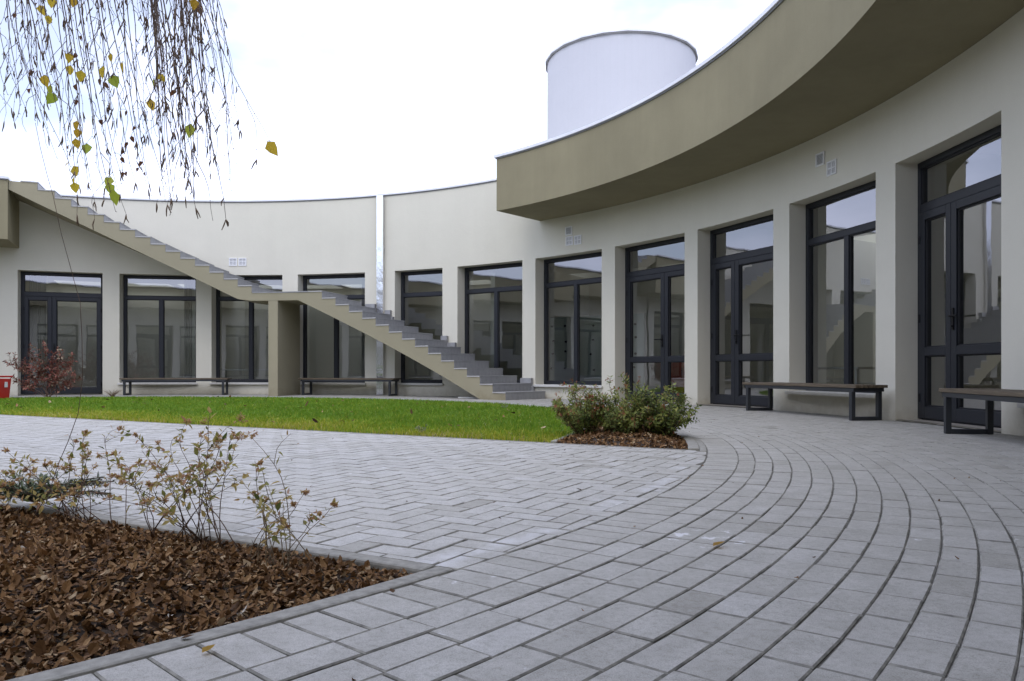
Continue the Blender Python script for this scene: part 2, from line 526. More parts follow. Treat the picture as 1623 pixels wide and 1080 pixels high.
# concrete edging, flush with the stones
def arc_strip(b, r0, r1, z0, z1, a0, a1, st=1.0, m=0, ends=True):
    n = max(1, int(round((a1 - a0) / st)))
    A = [a0 + (a1 - a0) * i / n for i in range(n + 1)]
    for p, q in zip(A, A[1:]):
        b.poly([P(r0, p, z1), P(r0, q, z1), P(r1, q, z1), P(r1, p, z1)][::-1], m)
        b.poly([P(r0, p, z0), P(r0, q, z0), P(r1, q, z0), P(r1, p, z0)], m)
        b.poly([P(r0, p, z0), P(r0, p, z1), P(r0, q, z1), P(r0, q, z0)][::-1], m)
        b.poly([P(r1, p, z0), P(r1, p, z1), P(r1, q, z1), P(r1, q, z0)], m)
    if ends:
        for p, fl in ((a0, 1), (a1, -1)):
            b.poly([P(r0, p, z0), P(r1, p, z0), P(r1, p, z1), P(r0, p, z1)][::fl], m)
    return b

def chord_end(d, rr, sgn):
    """where the line across = d meets the circle rr"""
    dc = d - across(CX, CY)
    h_ = sqrt(rr * rr - dc * dc)
    return (CX + NX * dc + sgn * UX * h_, CY + NY * dc + sgn * UY * h_)

def ang_of(x, y): return degrees(atan2(x - CX, y - CY))
pn = chord_end(D_NEAR, R_PATH, -1); pf = chord_end(D_FAR, R_PATH, -1)
pn2 = chord_end(D_NEAR, R_PATH, 1); pf2 = chord_end(D_FAR, R_PATH, 1)
an, af = ang_of(*pn), ang_of(*pf)
an2, af2 = ang_of(*pn2), ang_of(*pf2)

def line_strip(b, p, q, wd, z0, z1, m=0):
    """a strip on the +N side of p-q"""
    n = 24
    for i in range(n):
        a = (p[0] + (q[0] - p[0]) * i / n, p[1] + (q[1] - p[1]) * i / n)
        c = (p[0] + (q[0] - p[0]) * (i + 1) / n, p[1] + (q[1] - p[1]) * (i + 1) / n)
        o = (NX * wd, NY * wd)
        b.hexa([(a[0], a[1], z0), (c[0], c[1], z0), (c[0] + o[0], c[1] + o[1], z0), (a[0] + o[0], a[1] + o[1], z0),
                (a[0], a[1], z1), (c[0], c[1], z1), (c[0] + o[0], c[1] + o[1], z1), (a[0] + o[0], a[1] + o[1], z1)], m, 0, (0,) if 0 < i < n - 1 else ())

b = MB()
arc_strip(b, R_PATH + .018, R_RING - .002, -.06, .004, an, an2 if an2 > an else an2 + 360, 1.0)
line_strip(b, chord_end(D_NEAR - .062, R_PATH + .018, -1), chord_end(D_NEAR - .062, R_PATH + .018, 1), .060, -.06, .005)
tag(bevel(outward(b.build('mulch_bed_curb', M['concrete'])), .008), kind='structure')
b = MB()
a_end = af2 - 360 if af2 > af else af2
arc_strip(b, R_PATH + .03, R_RING - .002, -.06, .006, a_end, af + .55, 1.0)
line_strip(b, chord_end(D_FAR - .03, R_PATH, -1), chord_end(D_FAR - .03, R_PATH, 1), .026, -.06, .002)
tag(bevel(outward(b.build('lawn_curb', M['concrete'])), .006), kind='structure')

# ------------------------------------------------------------------ building: wall, roof, canopy
building = tag(empty('ring_building', (CX, CY, 0)),
               'pale plastered round building with dark framed glazing, olive canopy and parapet around the court', 'building')
def in_court(b):
    """from place coordinates to coordinates of the building's centre"""
    b.v = [(p[0] - CX, p[1] - CY, p[2]) for p in b.v]
    return b

CENTRES = [-19.52, -8.75, 2.02, 12.91, 24.65, 34.41, 45.08, 55.71, 66.2, 76.87, 87.62]
KINDS = ['D', 'W', 'W', 'W', 'S', 'W', 'W', 'E', 'D', 'W', 'D']     # D/E doors (narrow leaf left/right), W window, S single light
HALF = [4.45] * 11; HALF[4] = 3.26
a_ = 98.3; q_ = 0
while a_ < 360 - 19.52 - 9:                   # the part of the ring behind the viewer, seen in the panes
    CENTRES.append(a_); KINDS.append('WWDW'[q_ % 4]); HALF.append(4.45); a_ += 10.72; q_ += 1
OPEN = []
for c, k, hw in zip(CENTRES, KINDS, HALF):
    OPEN.append((c - hw, c + hw, 0.0 if k in 'DE' else SILL, c, k, hw))

def wall_cells(extra, half_at):
    """angles where the wall is cut and, per angle step, the heights it covers"""
    A = set(round(x * .5, 4) for x in range(-60, 660))
    ed = []
    for (c, hw, zb) in half_at:
        A.add(round(c - hw, 4)); A.add(round(c + hw, 4)); ed.append((c - hw, c + hw, zb))
    A = sorted(x for x in A if -30 <= x <= 330)
    B_ = [A[0]]
    for x in A[1:]:
        if x - B_[-1] > 0.02 or any(abs(x - e) < .001 for q in ed for e in q[:2]): B_.append(x)
    out = []
    for p, q in zip(B_, B_[1:]):
        mid = (p + q) / 2; iv = [(0.0, LINTEL), (LINTEL, extra)]
        for e0, e1, zb in ed:
            if e0 - 1e-4 <= mid <= e1 + 1e-4:
                iv = ([(0.0, zb)] if zb > 0 else []) + [(LINTEL, extra)]
        out.append((p, q, iv))
    return out

b = MB()
for p, q, iv in wall_cells(TOP - .02, [(c, hw, zb) for (_, _, zb, c, k, hw) in OPEN]):
    for z0, z1 in iv:
        b.poly([P(R, p, z0 if z0 else -.05), P(R, q, z0 if z0 else -.05), P(R, q, z1), P(R, p, z1)])
for (e0, e1, zb, c, k, hw) in OPEN:           # reveals
    a = radians(c); n_ = (sin(a), cos(a)); dp = .44
    def dd(p, d): return (p[0] + n_[0] * d, p[1] + n_[1] * d, p[2])
    for e, s in ((e0, 1), (e1, -1)):
        f = [P(R, e, zb if zb else -.05), dd(P(R, e, zb if zb else -.05), dp), dd(P(R, e, LINTEL), dp), P(R, e, LINTEL)]
        b.poly(f[::s])
    n = 8
    for i in range(n):
        t0, t1 = e0 + (e1 - e0) * i / n, e0 + (e1 - e0) * (i + 1) / n
        for z, s in ((LINTEL, 1), (zb if zb else .004, -1)):
            p0, p1 = P(R, t0, z), P(R, t1, z)
            dR = R * cos(radians(hw)) + dp
            def back(tt):
                x = R * sin(radians(tt - c))
                return (CX + n_[0] * dR + cos(a) * x, CY + n_[1] * dR - sin(a) * x, z)
            b.poly([p0, p1, back(t1), back(t0)][::s])
in_court(b).build('wall', M['wall'], building)

b = MB()                                       # inner leaf of the wall, partitions, back wall: the rooms behind the panes
hin = [(c, degrees(atan2(R * sin(radians(hw)), R * cos(radians(hw)) + .43)), zb) for (_, _, zb, c, k, hw) in OPEN]
for p, q, iv in wall_cells(3.0, hin):
    for z0, z1 in iv:
        b.poly([P(R + .43, p, z0), P(R + .43, q, z0), P(R + .43, q, z1), P(R + .43, p, z1)][::-1])
arc_strip(b, R + 4.8, R + 5.0, 0, 3.0, 0, 360, 3, ends=False)
for d in (-24.9, -5.2, 18.4, 33.2, 60.9, 82.2, 103.5, 146, 189, 232, 275, 305):
    arc_strip(b, R + .435, R + 4.79, .03, 2.98, d - .28, d + .28, .28)
in_court(b).build('room_walls', M['room'], building)
b = MB(); annulus(b, R + .02, R + 4.8, .012, 0, 360, 3); in_court(b).build('room_floor', M['room_floor'], building)
b = MB(); annulus(b, R + .43, R + 3.75, 2.99, 0, 360, 3, flip=True); annulus(b, R + 4.7, R + 4.8, 2.99, 0, 360, 3, flip=True)  # ceiling with an added, unseen open band so sky light brightens the rooms
for k_ in range(60): annulus(b, R + 3.75, R + 4.7, 2.99, k_ * 6, k_ * 6 + .9, .9, flip=True)
arc_strip(b, R + 3.70, R + 3.749, 2.992, 4.3, 0, 360, 3, ends=False); arc_strip(b, R + 4.701, R + 4.75, 2.992, 4.3, 0, 360, 3, ends=False); in_court(b).build('room_ceiling', M['room'], building)  # sides of the added light shaft
b = MB(); arc_strip(b, R + .3, R + 3.69, 4.0, 4.2, 0, 360, 3, ends=False); arc_strip(b, R + 4.76, R + 6.0, 4.0, 4.2, 0, 360, 3, ends=False)  # roof left open above the added light shaft
arc_strip(b, R + 5.7, R + 6.0, -.1, 4.0, 0, 360, 3, ends=False)
in_court(b).build('roof', M['wall'], building)

# parapet over the bare wall (between the two ends of the canopy) with its sheet-metal coping
C0, C1 = 41.19, 336.2                          # the canopy runs from here clockwise to here
b = MB(); arc_strip(b, R + .004, R + .3, 3.9, TOP - .021, C1 - 360, C0, 1.0)
in_court(b).build('parapet', M['wall'], building)
b = MB()
arc_strip(b, R - .035, R + .34, TOP, TOP + .035, C1 - 360 + .2, C0 - .02, 1.0)
arc_strip(b, R - .014, R - .002, TOP - .022, TOP - .002, C1 - 360 + .2, C0 - .02, 1.0, 1)
outward(in_court(b).build('parapet_coping', [M['coping'], M['drip']], building))

b = MB()
arc_strip(b, RC, R - .004, SOFFIT, TOP, C0, 315, 1.0)
arc_strip(b, RC, R - .004, 3.28, TOP, 315.001, C1, 1.0)
outward(in_court(b).build('canopy', M['olive'], building))
b = MB()
arc_strip(b, RC - .04, R + .34, TOP + .006, TOP + .055, C0 - .2, C1 + .1, 1.0)
arc_strip(b, RC - .018, RC - .003, TOP - .016, TOP + .004, C0 - .08, C1 - .02, 1.0, 1)
outward(in_court(b).build('canopy_coping', [M['coping'], M['drip']], building))

# ------------------------------------------------------------------ windows and doors (parts of the building)
W_ = R * sin(radians(4.45))
def frame_bars(b, x0, x1, z0, z1, wd, y0, y1, m=0):
    b.box(x0, x1, y0, y1, z1 - wd, z1, m); b.box(x0, x1, y0, y1, z0, z0 + wd, m)
    b.box(x0, x0 + wd, y0, y1, z0 + wd, z1 - wd, m); b.box(x1 - wd, x1, y0, y1, z0 + wd, z1 - wd, m)

def pane(par, x0, x1, z0, z1, y=.285):
    b = MB(); b.poly([(x0, y, z0), (x1, y, z0), (x1, y, z1), (x0, y, z1)])
    return b.build('pane', M['glass'], par)

Y0, Y1 = .245, .325
def make_window(half, single=False):
    zt = 2.27
    b = MB(); e = .004
    frame_bars(b, -half + e, half - e, SILL + .012, LINTEL - e, .062, Y0, Y1)
    b.box(-half + .066, half - .066, Y0 + .003, Y1 - .003, zt - .04, zt + .04)
    # slim dark gaskets round each light
    lights = [(-half + .062, half - .062, zt + .04, LINTEL - .066)]
    if single: lights.append((-half + .062, half - .062, SILL + .074, zt - .04))
    else:
        b.box(-.045, .045, Y0 + .0015, Y1 - .0015, SILL + .074, zt - .04)
        lights += [(-half + .062, -.045, SILL + .074, zt - .04), (.045, half - .062, SILL + .074, zt - .04)]
    for (x0, x1, z0, z1) in lights: frame_bars(b, x0 + .001, x1 - .001, z0 + .001, z1 - .001, .014, Y0 + .018, Y1 - .01, 1)
    f = bevel(b.build('window', [M['frame'], M['gasket']]), .004, 2)
    for (x0, x1, z0, z1) in lights: pane(f, x0 + .006, x1 - .006, z0 + .006, z1 - .006)
    b = MB(); b.box(-half + .004, half - .004, -.012, Y0 - .001, SILL - .012, SILL + .010)
    b.box(-half - .03, half + .03, -.052, -.0125 + .03, SILL - .034, SILL + .006)
    bevel(b.build('sill', M['sill'], f), .004)
    return f

def lever(sgn):
    b = MB()
    b.box(-.016, .016, -.012, 0, .95, 1.17)
    b.tube([(0, -.012, 1.09), (0, -.055, 1.09)], .010, 8)
    b.tube([(0, -.05, 1.09), (sgn * .03, -.056, 1.09), (sgn * .135, -.056, 1.088)], .009, 8)
    b.tube([(0, -.012, .99), (0, -.026, .99)], .013, 10)
    return b

def make_door(split, low=True):
    half, zt, z0 = W_, 2.29, .022
    e = .004
    b = MB()
    b.box(-half + e, half - e, Y0, Y1, LINTEL - .066, LINTEL - e)
    for s in (-1, 1): b.box(min(s * (half - e), s * (half - .062)), max(s * (half - e), s * (half - .062)), Y0, Y1, z0, LINTEL - .066)
    b.box(-half + .062, half - .062, Y0 + .002, Y1 - .002, zt - .045, zt + .045)
    b.box(-half + .062, half - .062, Y0 + .01, Y1 - .004, .008, .024)
    frame_bars(b, -half + .063, half - .063, zt + .046, LINTEL - .067, .014, Y0 + .018, Y1 - .01, 1)
    f = bevel(b.build('door', [M['frame'], M['gasket']]), .004, 2)
    pane(f, -half + .068, half - .068, zt + .05, LINTEL - .07)
    xs = -half + split * 2 * half
    for (x0, x1) in ((-half + .066, xs - .003), (xs + .003, half - .066)):
        b = MB(); z1 = zt - .049; zb = z0 + .008; st = .085; ya, yb = Y0 - .012, Y1 - .012
        b.box(x0, x0 + st, ya, yb, zb, z1); b.box(x1 - st, x1, ya, yb, zb, z1)
        b.box(x0 + st, x1 - st, ya, yb, z1 - st, z1); b.box(x0 + st, x1 - st, ya, yb, zb, zb + .13)
        L = [(x0 + st, x1 - st, zb + .13, z1 - st)]
        if low:
            b.box(x0 + st, x1 - st, ya, yb, .70, .79)
            L = [(x0 + st, x1 - st, zb + .13, .70), (x0 + st, x1 - st, .79, z1 - st)]
        for (p, q, s_, t_) in L: frame_bars(b, p + .001, q - .001, s_ + .001, t_ - .001, .013, ya + .02, yb - .01, 1)
        bevel(b.build('door_leaf', [M['frame'], M['gasket']], f), .005, 2)
        for (p, q, s_, t_) in L: pane(f, p + .005, q - .005, s_ + .005, t_ - .005, .273)
    wide_right = split < .5
    hx = xs + (.043 if wide_right else -.043)
    h_ = lever(1 if wide_right else -1).build('handle', M['handle'], f, (hx, Y0 - .0125, 0))
    for x in (-half + .064, half - .064):
        for z in (.25, 1.1, 1.95):
            b = MB(); b.tube([(x, Y0 - .016, z - .045), (x, Y0 - .016, z + .045)], .011, 8)
            b.build('hinge', M['handle'], f)
    return f

protos = {'W': make_window(W_), 'S': make_window(R * sin(radians(3.26)), True), 'D': make_door(.36), 'E': make_door(.593), 'L': make_door(.368, False)}
used = set()
for i, (e0, e1, zb, c, k, hw) in enumerate(OPEN):
    if i == 0: k = 'L'
    o = protos[k] if k not in used else copy_tree(protos[k])
    used.add(k)
    d = R * cos(radians(hw))
    o.parent = building
    o.location = (d * sin(radians(c)), d * cos(radians(c)), 0)
    o.rotation_euler.z = -radians(c)

# ------------------------------------------------------------------ vents in the wall (parts of the building)
def make_vent(sz, kind):
    s = sz / 2
    b = MB(); frame_bars(b, -s, s, -s, s, .018, -.016, .004)
    if kind == 'louvre':
        n = 8
        for i in range(n):
            z = -s + .018 + (sz - .036) * (i + .5) / n
            b.hexa([(-s + .018, -.014, z - .005), (s - .018, -.014, z - .005), (s - .018, -.010, z - .005), (-s + .018, -.010, z - .005),
                    (-s + .018, -.006, z + .003), (s - .018, -.006, z + .003), (s - .018, -.002, z + .003), (-s + .018, -.002, z + .003)])
    else:
        b.box(-.007, .007, -.012, .0, -s + .018, s - .018); b.box(-s + .018, -.0075, -.012, .0, -.007, .007); b.box(.0075, s - .018, -.012, .0, -.007, .007)
        for q in (-1, 1):
            for r_ in (-1, 1):
                for i in range(3):
                    x = q * (s - .009) / 2 + (i - 1) * .019
                    b.box(x - .0025, x + .0025, -.006, 0, r_ * (s / 2 + .0) - .035, r_ * (s / 2) + .03)
    o = b.build('wall_vent', M['vent'])
    b = MB(); b.box(-s + .017, s - .017, -.0015, .003, -s + .017, s - .017)
    b.build('vent_screen', M['vent_dark'] if kind == 'louvre' else M['vent_grey'], o)
    return o
VENTS = [(369.5, 415.5, .185, 'grid'), (384.5, 415.5, .185, 'grid'),
         (901.8, 366.2, .165, 'louvre'), (902.7, 382.0, .175, 'grid'), (916.2, 380.6, .175, 'grid'),
         (1300.7, 252.8, .165, 'louvre'), (1319.0, 266.3, .18, 'grid')]
for (x, y, s_, k) in VENTS:
    kx = (x - HX) / FPX
    A_ = 1 + kx * kx; B_ = -2 * (kx * CX + CY); C_ = CX * CX + CY * CY - (R - .002) ** 2
    zz_ = (-B_ + sqrt(B_ * B_ - 4 * A_ * C_)) / (2 * A_)
    p = at(x, y, zz_); th = atan2(p.x - CX, p.y - CY)
    o = make_vent(s_, k); o.parent = building
    o.location = (p.x - CX, p.y - CY, p.z); o.rotation_euler.z = -th

# shiny downspout from the parapet to the ground
b = MB()
c = 19.58; n = 46
prev = None
rr = random.Random(3)
for i in range(n + 1):
    z = TOP - .01 - (TOP - .01) * i / n
    jit = rr.gauss(0, .0008); wd = .082 + rr.gauss(0, .0012)
    ring = []
    for (x, d) in ((-wd, -.006), (-wd, -.078), (wd, -.078), (wd, -.006)):
        a = radians(c); rr_ = R + d + jit * (1 if d < -.05 else 0)
        ring.append((CX + sin(a) * rr_ + cos(a) * (x), CY + cos(a) * rr_ - sin(a) * (x), z))
    if prev:
        for k in range(3): b.poly([prev[k], prev[k + 1], ring[k + 1], ring[k]])
    prev = ring
in_court(b).build('downspout', M['steel'], building)
for z in (.55, 3.3):
    b = MB(); a = radians(c)
    def loc(x, d, z_): return (CX + sin(a) * (R + d) + cos(a) * x, CY + cos(a) * (R + d) - sin(a) * x, z_)
    b.hexa([loc(-.09, -.082, z), loc(.09, -.082, z), loc(.094, -.001, z), loc(-.094, -.001, z),
            loc(-.09, -.082, z + .03), loc(.09, -.082, z + .03), loc(.094, -.001, z + .03), loc(-.094, -.001, z + .03)])
    outward(in_court(b).build('downspout_bracket', M['steel'], building))

# ------------------------------------------------------------------ round tower behind the roof
TX, TY, TR, TZ = 2.69, 18.81, 1.812, 8.17
tower = tag(empty('round_tower', (TX, TY, 4.2)), 'plain white plastered cylinder tower with thin metal rim rising behind the canopy roof', 'tower')
b = MB(); n = 72
for i in range(n):
    p, q = 2 * pi * i / n, 2 * pi * (i + 1) / n
    b.poly([(TR * cos(p), TR * sin(p), -.1), (TR * cos(q), TR * sin(q), -.1), (TR * cos(q), TR * sin(q), TZ - 4.22), (TR * cos(p), TR * sin(p), TZ - 4.22)])
b.build('tower_wall', M['tower'], tower, smooth=True)
b = MB(); n = 22                                # the coping is bent from short straight sheets
for i in range(n):
    p, q = 2 * pi * (i + .3) / n, 2 * pi * (i + 1.3) / n
    for (r0, r1, z0, z1, m) in ((TR - .3, TR + .045, TZ - .02 - 4.2, TZ + .02 - 4.2, 0), (TR + .012, TR + .03, TZ - .055 - 4.2, TZ - .021 - 4.2, 1)):
        k = 1.0102
        c = [(r * k * cos(a), r * k * sin(a), z) for z in (z0, z1) for (r, a) in ((r0, p), (r1, p), (r1, q), (r0, q))]
        b.hexa(c, m)
b.poly([((TR - .2) * cos(2 * pi * i / 22), (TR - .2) * sin(2 * pi * i / 22), TZ - 4.21) for i in range(22)], 0)
outward(b.build('tower_coping', [M['coping'], M['drip']], tower))
b = MB(); az = radians(-2)
b.tube([(TR * .97 * cos(az), TR * .97 * sin(az), TZ - 4.42), (TR * cos(az) + .12, TR * sin(az) - .02, TZ - 4.43)], .045, 12)
b.build('spout', M['coping'], tower)
bpy.data.objects['spout'].rotation_euler.z = radians(-8)

# ------------------------------------------------------------------ outside stair along the wall
stairs = tag(empty('outdoor_staircase', (CX, CY, 0)), 'tan plastered outdoor stair with grey tiled steps and mid landing climbing to the roof', 'staircase')
RI, RO = 9.62, 10.765
TH = 0.30
up = [-20.68 + i * (5.45 + 20.68) / 14 for i in range(15)]        # fifteen risers of the upper flight
dn = [15.19 + i * (42.3 - 15.19) / 14 for i in range(15)]         # fifteen of the lower flight
LAND = 2.268
lv_up = [TOP + .008 - (TOP + .008 - LAND) * i / 15 for i in range(16)]
lv_dn = [LAND - LAND * i / 15 for i in range(16)]
def col(b, a0, a1, bot0, bot1, top, m=0):
    n = 2
    for i in range(n):
        p, q = a0 + (a1 - a0) * i / n, a0 + (a1 - a0) * (i + 1) / n
        c0, c1 = bot0 + (bot1 - bot0) * i / n, bot0 + (bot1 - bot0) * (i + 1) / n
        b.poly([P(RI, p, c0), P(RI, q, c1), P(RI, q, top), P(RI, p, top)])
        b.poly([P(RO, q, c1), P(RO, p, c0), P(RO, p, top), P(RO, q, top)])
        b.poly([P(RI, p, top), P(RI, q, top), P(RO, q, top), P(RO, p, top)])
        b.poly([P(RI, q, c1), P(RI, p, c0), P(RO, p, c0), P(RO, q, c1)])
# upper flight
b = MB(); gu = (lv_up[0] - lv_up[1]) / (up[1] - up[0])
def sof_u(a): return max(LAND - .19, lv_up[1] - gu * (a - up[0]) - TH)
ed = [C1 - 360 + .05] + up
for k in range(15):
    a0, a1 = ed[k], ed[k + 1]
    col(b, a0, a1, sof_u(a0), sof_u(a1), lv_up[k] - .024)
    b.poly([P(RI, a1, lv_up[k + 1] - .024), P(RO, a1, lv_up[k + 1] - .024), P(RO, a1, lv_up[k] - .024), P(RI, a1, lv_up[k] - .024)])
in_court(b).build('upper_flight', M['tan'], stairs)
b = MB(); gd = (lv_dn[0] - lv_dn[1]) / (dn[1] - dn[0])
def sof_d(a): return min(LAND - .19, lv_dn[1] - gd * (a - dn[0]) - TH)
kk = dn[0] - (LAND - .19 - (lv_dn[1] - TH)) / gd
col(b, up[-1], kk, LAND - .19, LAND - .19, LAND - .024); col(b, kk, dn[0], LAND - .19, sof_d(dn[0]), LAND - .024)
in_court(b).build('landing', M['tan'], stairs)
b = MB()
for k in range(15):
    a0 = dn[k]; a1 = dn[k + 1] if k < 14 else None
    b.poly([P(RI, a0, (lv_dn[k + 1] - .024)), P(RO, a0, (lv_dn[k + 1] - .024)), P(RO, a0, lv_dn[k] - .024), P(RI, a0, lv_dn[k] - .024)])
    if a1 is not None:
        col(b, a0, a1, max(-.03, sof_d(a0)), max(-.03, sof_d(a1)), lv_dn[k + 1] - .024)
in_court(b).build('lower_flight', M['tan'], stairs)
b = MB()
arc_strip(b, RI + .004, RO - .02, -.03, LAND - .186, 7.72, 9.02, .65)
bevel(outward(in_court(b).build('landing_pier', M['tan'], stairs)), .006)

def make_step(da, rise):
    """tread, riser below its front and skirting by the wall; local angle 0 is the riser at the tread's outer end"""
    b = MB()
    def Q(r, a, z): return (r * sin(radians(a)), r * cos(radians(a)), z)
    def seg(r0, r1, a0, a1, z0, z1, m=0):
        b.hexa([Q(r0, a0, z0), Q(r0, a1, z0), Q(r1, a1, z0), Q(r1, a0, z0), Q(r0, a0, z1), Q(r0, a1, z1), Q(r1, a1, z1), Q(r1, a0, z1)], m)
    j = degrees(.010 / RI); ov = degrees(.016 / RI)
    seg(RI - .012, RO, -da + j + .004, ov, -.023, 0)
    seg(RI - .0125, RI - .0115, -da + j, ov, -.024, -.001, 1)
    seg(RI + .006, RO, .004, j, -rise + .002, -.0235)
    return outward(b.build('step', [M['tile'], M['tile_edge']]))
su = make_step(up[1] - up[0], lv_up[0] - lv_up[1]); first = True
for k in range(15):
    o = su if first else su.copy()
    if not first: COL.objects.link(o)
    first = False
    o.parent = stairs; o.location = (0, 0, lv_up[k]); o.rotation_euler.z = -radians(up[k])
sd = make_step(dn[1] - dn[0], lv_dn[0] - lv_dn[1]); first = True
for k in range(15):
    o = sd if first else sd.copy()
    if not first: COL.objects.link(o)
    first = False
    o.parent = stairs; o.location = (0, 0, lv_dn[k]); o.rotation_euler.z = -radians(dn[k])
for (a0, a1) in ((8.3 - 1.5, 8.2), (17.6, 18.9), (20.3, 21.35), (27.95, 29.9), (38.9, 40.65)):   # tile skirting where the steps meet a pier of the wall
    b = MB()
    for k in range(14):
        p, q = max(a0, dn[k]), min(a1, dn[k + 1])
        if q - p > .05: arc_strip(b, RO + .003, R - .008, lv_dn[k + 1] - .06, lv_dn[k + 1] + .10, p + .001, q - .001, 1.0)
    if b.f: outward(in_court(b).build('skirting', M['tile'], stairs))
b = MB(); arc_strip(b, RI - .012, RO, LAND - .0235, LAND - .0005, up[-1] + .12, dn[0] - 1.9, 1.0)
outward(in_court(b).build('landing_tiles', M['tile'], stairs))

# ------------------------------------------------------------------ benches
def make_bench():
    L, D, Hb = 2.34, .40, .385
    t = empty('bench')
    n = 5; g_ = .008; wd = (D - g_ * (n - 1)) / n
    b = MB()
    for i in range(n):
        y = -D / 2 + i * (wd + g_)
        b.box(-L / 2, L / 2, y, y + wd, Hb - .032, Hb, 0, random.uniform(.05, 1))
    bevel(b.build('seat', M['wood'], t), .003)
    b = MB()
    for y in (-D / 2 + .03, D / 2 - .03): b.box(-L / 2 + .045, L / 2 - .045, y - .02, y + .02, Hb - .073, Hb - .033)
    for x in (-L / 2 + .065, 0, L / 2 - .065): b.box(x - .02, x + .02, -D / 2 + .0505, D / 2 - .0505, Hb - .072, Hb - .034)
    bevel(b.build('seat_frame', M['bench_metal'], t), .003)
    for x in (-L / 2 + .10, L / 2 - .10):
        b = MB()
        for y in (-D / 2 + .035, D / 2 - .035): b.box(x - .024, x + .024, y - .024, y + .024, 0.0, Hb - .0735)
        b.box(x - .023, x + .023, -D / 2 + .0595, D / 2 - .0595, .0, .040)
        bevel(b.build('leg', M['bench_metal'], t), .004)
    return t
bench = make_bench()
BENCHES = [(-5.75, 10.34, 2.34, 'dark slatted bench on the lawn side of the door, left of the stair pier'),
           (16.5, 10.42, 2.34, 'dark slatted bench half under the outdoor stair, right of its pier'),
           (77.25, 10.46, 2.34, 'dark slatted bench on the pavers between the two pairs of glazed doors'),
           (98.7, 10.44, 2.34, 'closest dark slatted bench, cut by the edge of the view beyond the last doors')]
for i, (a, r, L, lab) in enumerate(BENCHES):
    o = bench if i == 0 else copy_tree(bench)
    p = P(r, a, .002); o.location = p; o.rotation_euler.z = -radians(a)
    tag(o, lab, 'bench', 'benches along the court wall')

# ------------------------------------------------------------------ planted ground
def in_bed(x, y): return across(x, y) < D_NEAR - .066 and rad_of(x, y) < R_PATH + .012
def bed_z(x, y):
    e = min(D_NEAR - .066 - across(x, y), R_PATH + .012 - rad_of(x, y))
    k = max(0, min(1, e / .5))
    return -.010 + .046 * k * k * (3 - 2 * k) + .018 * mnoise.noise((x * 3.1, y * 3.1, 0)) * min(1, e * 6) + .008 * mnoise.noise((x * 13, y * 13, 4))
b = MB(); s = .07
nx = int(16 / s)
idx = {}
for i in range(-130, 60):
    for j in range(-120, 60):
        q = [(i * s, j * s), ((i + 1) * s, j * s), ((i + 1) * s, (j + 1) * s), (i * s, (j + 1) * s)]
        if not all(rad_of(*p) < R_PATH + .09 and across(*p) < D_NEAR + .05 for p in q): continue
        if q[0][1] < -5 or q[0][0] < -8: continue
        b.poly([(p[0], p[1], min(bed_z(*p), .0 if not in_bed(*p) else 9) - (.012 if in_bed(*p) else .05)) for p in q])
o = b.build('mulch_bed', M['soil'], smooth=True); tag(o, kind='structure')

M['dryleaf'] = tinted('dry_brown_leaves', [(0, (.045, .024, .011)), (.3, (.13, .066, .026)), (.6, (.27, .145, .058)), (.85, (.44, .275, .13)), (.97, (.52, .40, .25)), (1, (.62, .58, .50))], .75, .25, .12)
def litter(name, n, pick, zf, L0, L1):
    b = MB(); rr = random.Random(11)
    k = 0
    while k < n:
        x, y, s_ = pick(rr)
        if s_ <= 0: continue
        k += 1
        yaw = rr.uniform(0, 2 * pi); tilt = rr.gauss(0, .26); roll = rr.gauss(0, .36)
        d = Vector((cos(yaw) * cos(tilt), sin(yaw) * cos(tilt), sin(tilt)))
        nr = Vector((sin(roll) * -sin(yaw), sin(roll) * cos(yaw), cos(roll)))
        L = rr.uniform(L0, L1) * s_
        t = min(.95, max(.01, rr.gauss(.48, .27)))
        if rr.random() < .0015: t = 1.0
        b.leaf((x - d.x * L / 2, y - d.y * L / 2, zf(x, y) + rr.uniform(-.005, .008)), d, nr, L, L * rr.uniform(.5, .95), 0, t, rr.uniform(-.9, .9), rr.gauss(0, .55), rr.random() < .7)
    return b.build(name, M['dryleaf'])
def pick_bed(rr):
    if rr.random() < .62: x, y = rr.uniform(-2.6, -.1), rr.uniform(.9, 3.1)
    else: x, y = rr.uniform(-5.5, -.1), rr.uniform(-1.0, 5.0)
    return x, y, (1 if in_bed(x, y) and across(x, y) < D_NEAR - .07 else 0)
o = litter('dry_leaf_mulch', 64000, pick_bed, bed_z, .009, .024)
tag(o, 'thick layer of curled brown dry leaves mulching the bed', 'leaf mulch', kind='stuff')

# lawn
def in_lawn(x, y): return across(x, y) > D_FAR and rad_of(x, y) < R_PATH + .02
BX, BY, BDX, BDY = .335, 5.68, .262, .965       # the left edge of the planted corner beside the ring walk
def in_corner(x, y): return in_lawn(x, y) and (x - BX) * BDY - (y - BY) * BDX > 0
b = MB(); s = .25
for i in range(-64, 10):
    for j in range(8, 70):
        q = [(i * s, j * s), ((i + 1) * s, j * s), ((i + 1) * s, (j + 1) * s), (i * s, (j + 1) * s)]
        q = clip(q, -NX, -NY, -(D_FAR + .002))
        if len(q) < 3: continue
        if max(rad_of(*p) for p in q) > R_PATH + .03:
            m_ = (sum(p[0] for p in q) / len(q), sum(p[1] for p in q) / len(q)); r_ = rad_of(*m_)
            if r_ > R_PATH + .3: continue
            dx, dy = (m_[0] - CX) / r_, (m_[1] - CY) / r_
            q = clip(q, dx, dy, R_PATH + .029 + dx * CX + dy * CY)
            if len(q) < 3: continue
        b.poly([(p[0], p[1], -.006) for p in q])
tag(b.build('lawn_soil', simple('lawn_soil', (.06, .075, .022), .95, scale=4, var=.4)), kind='structure')

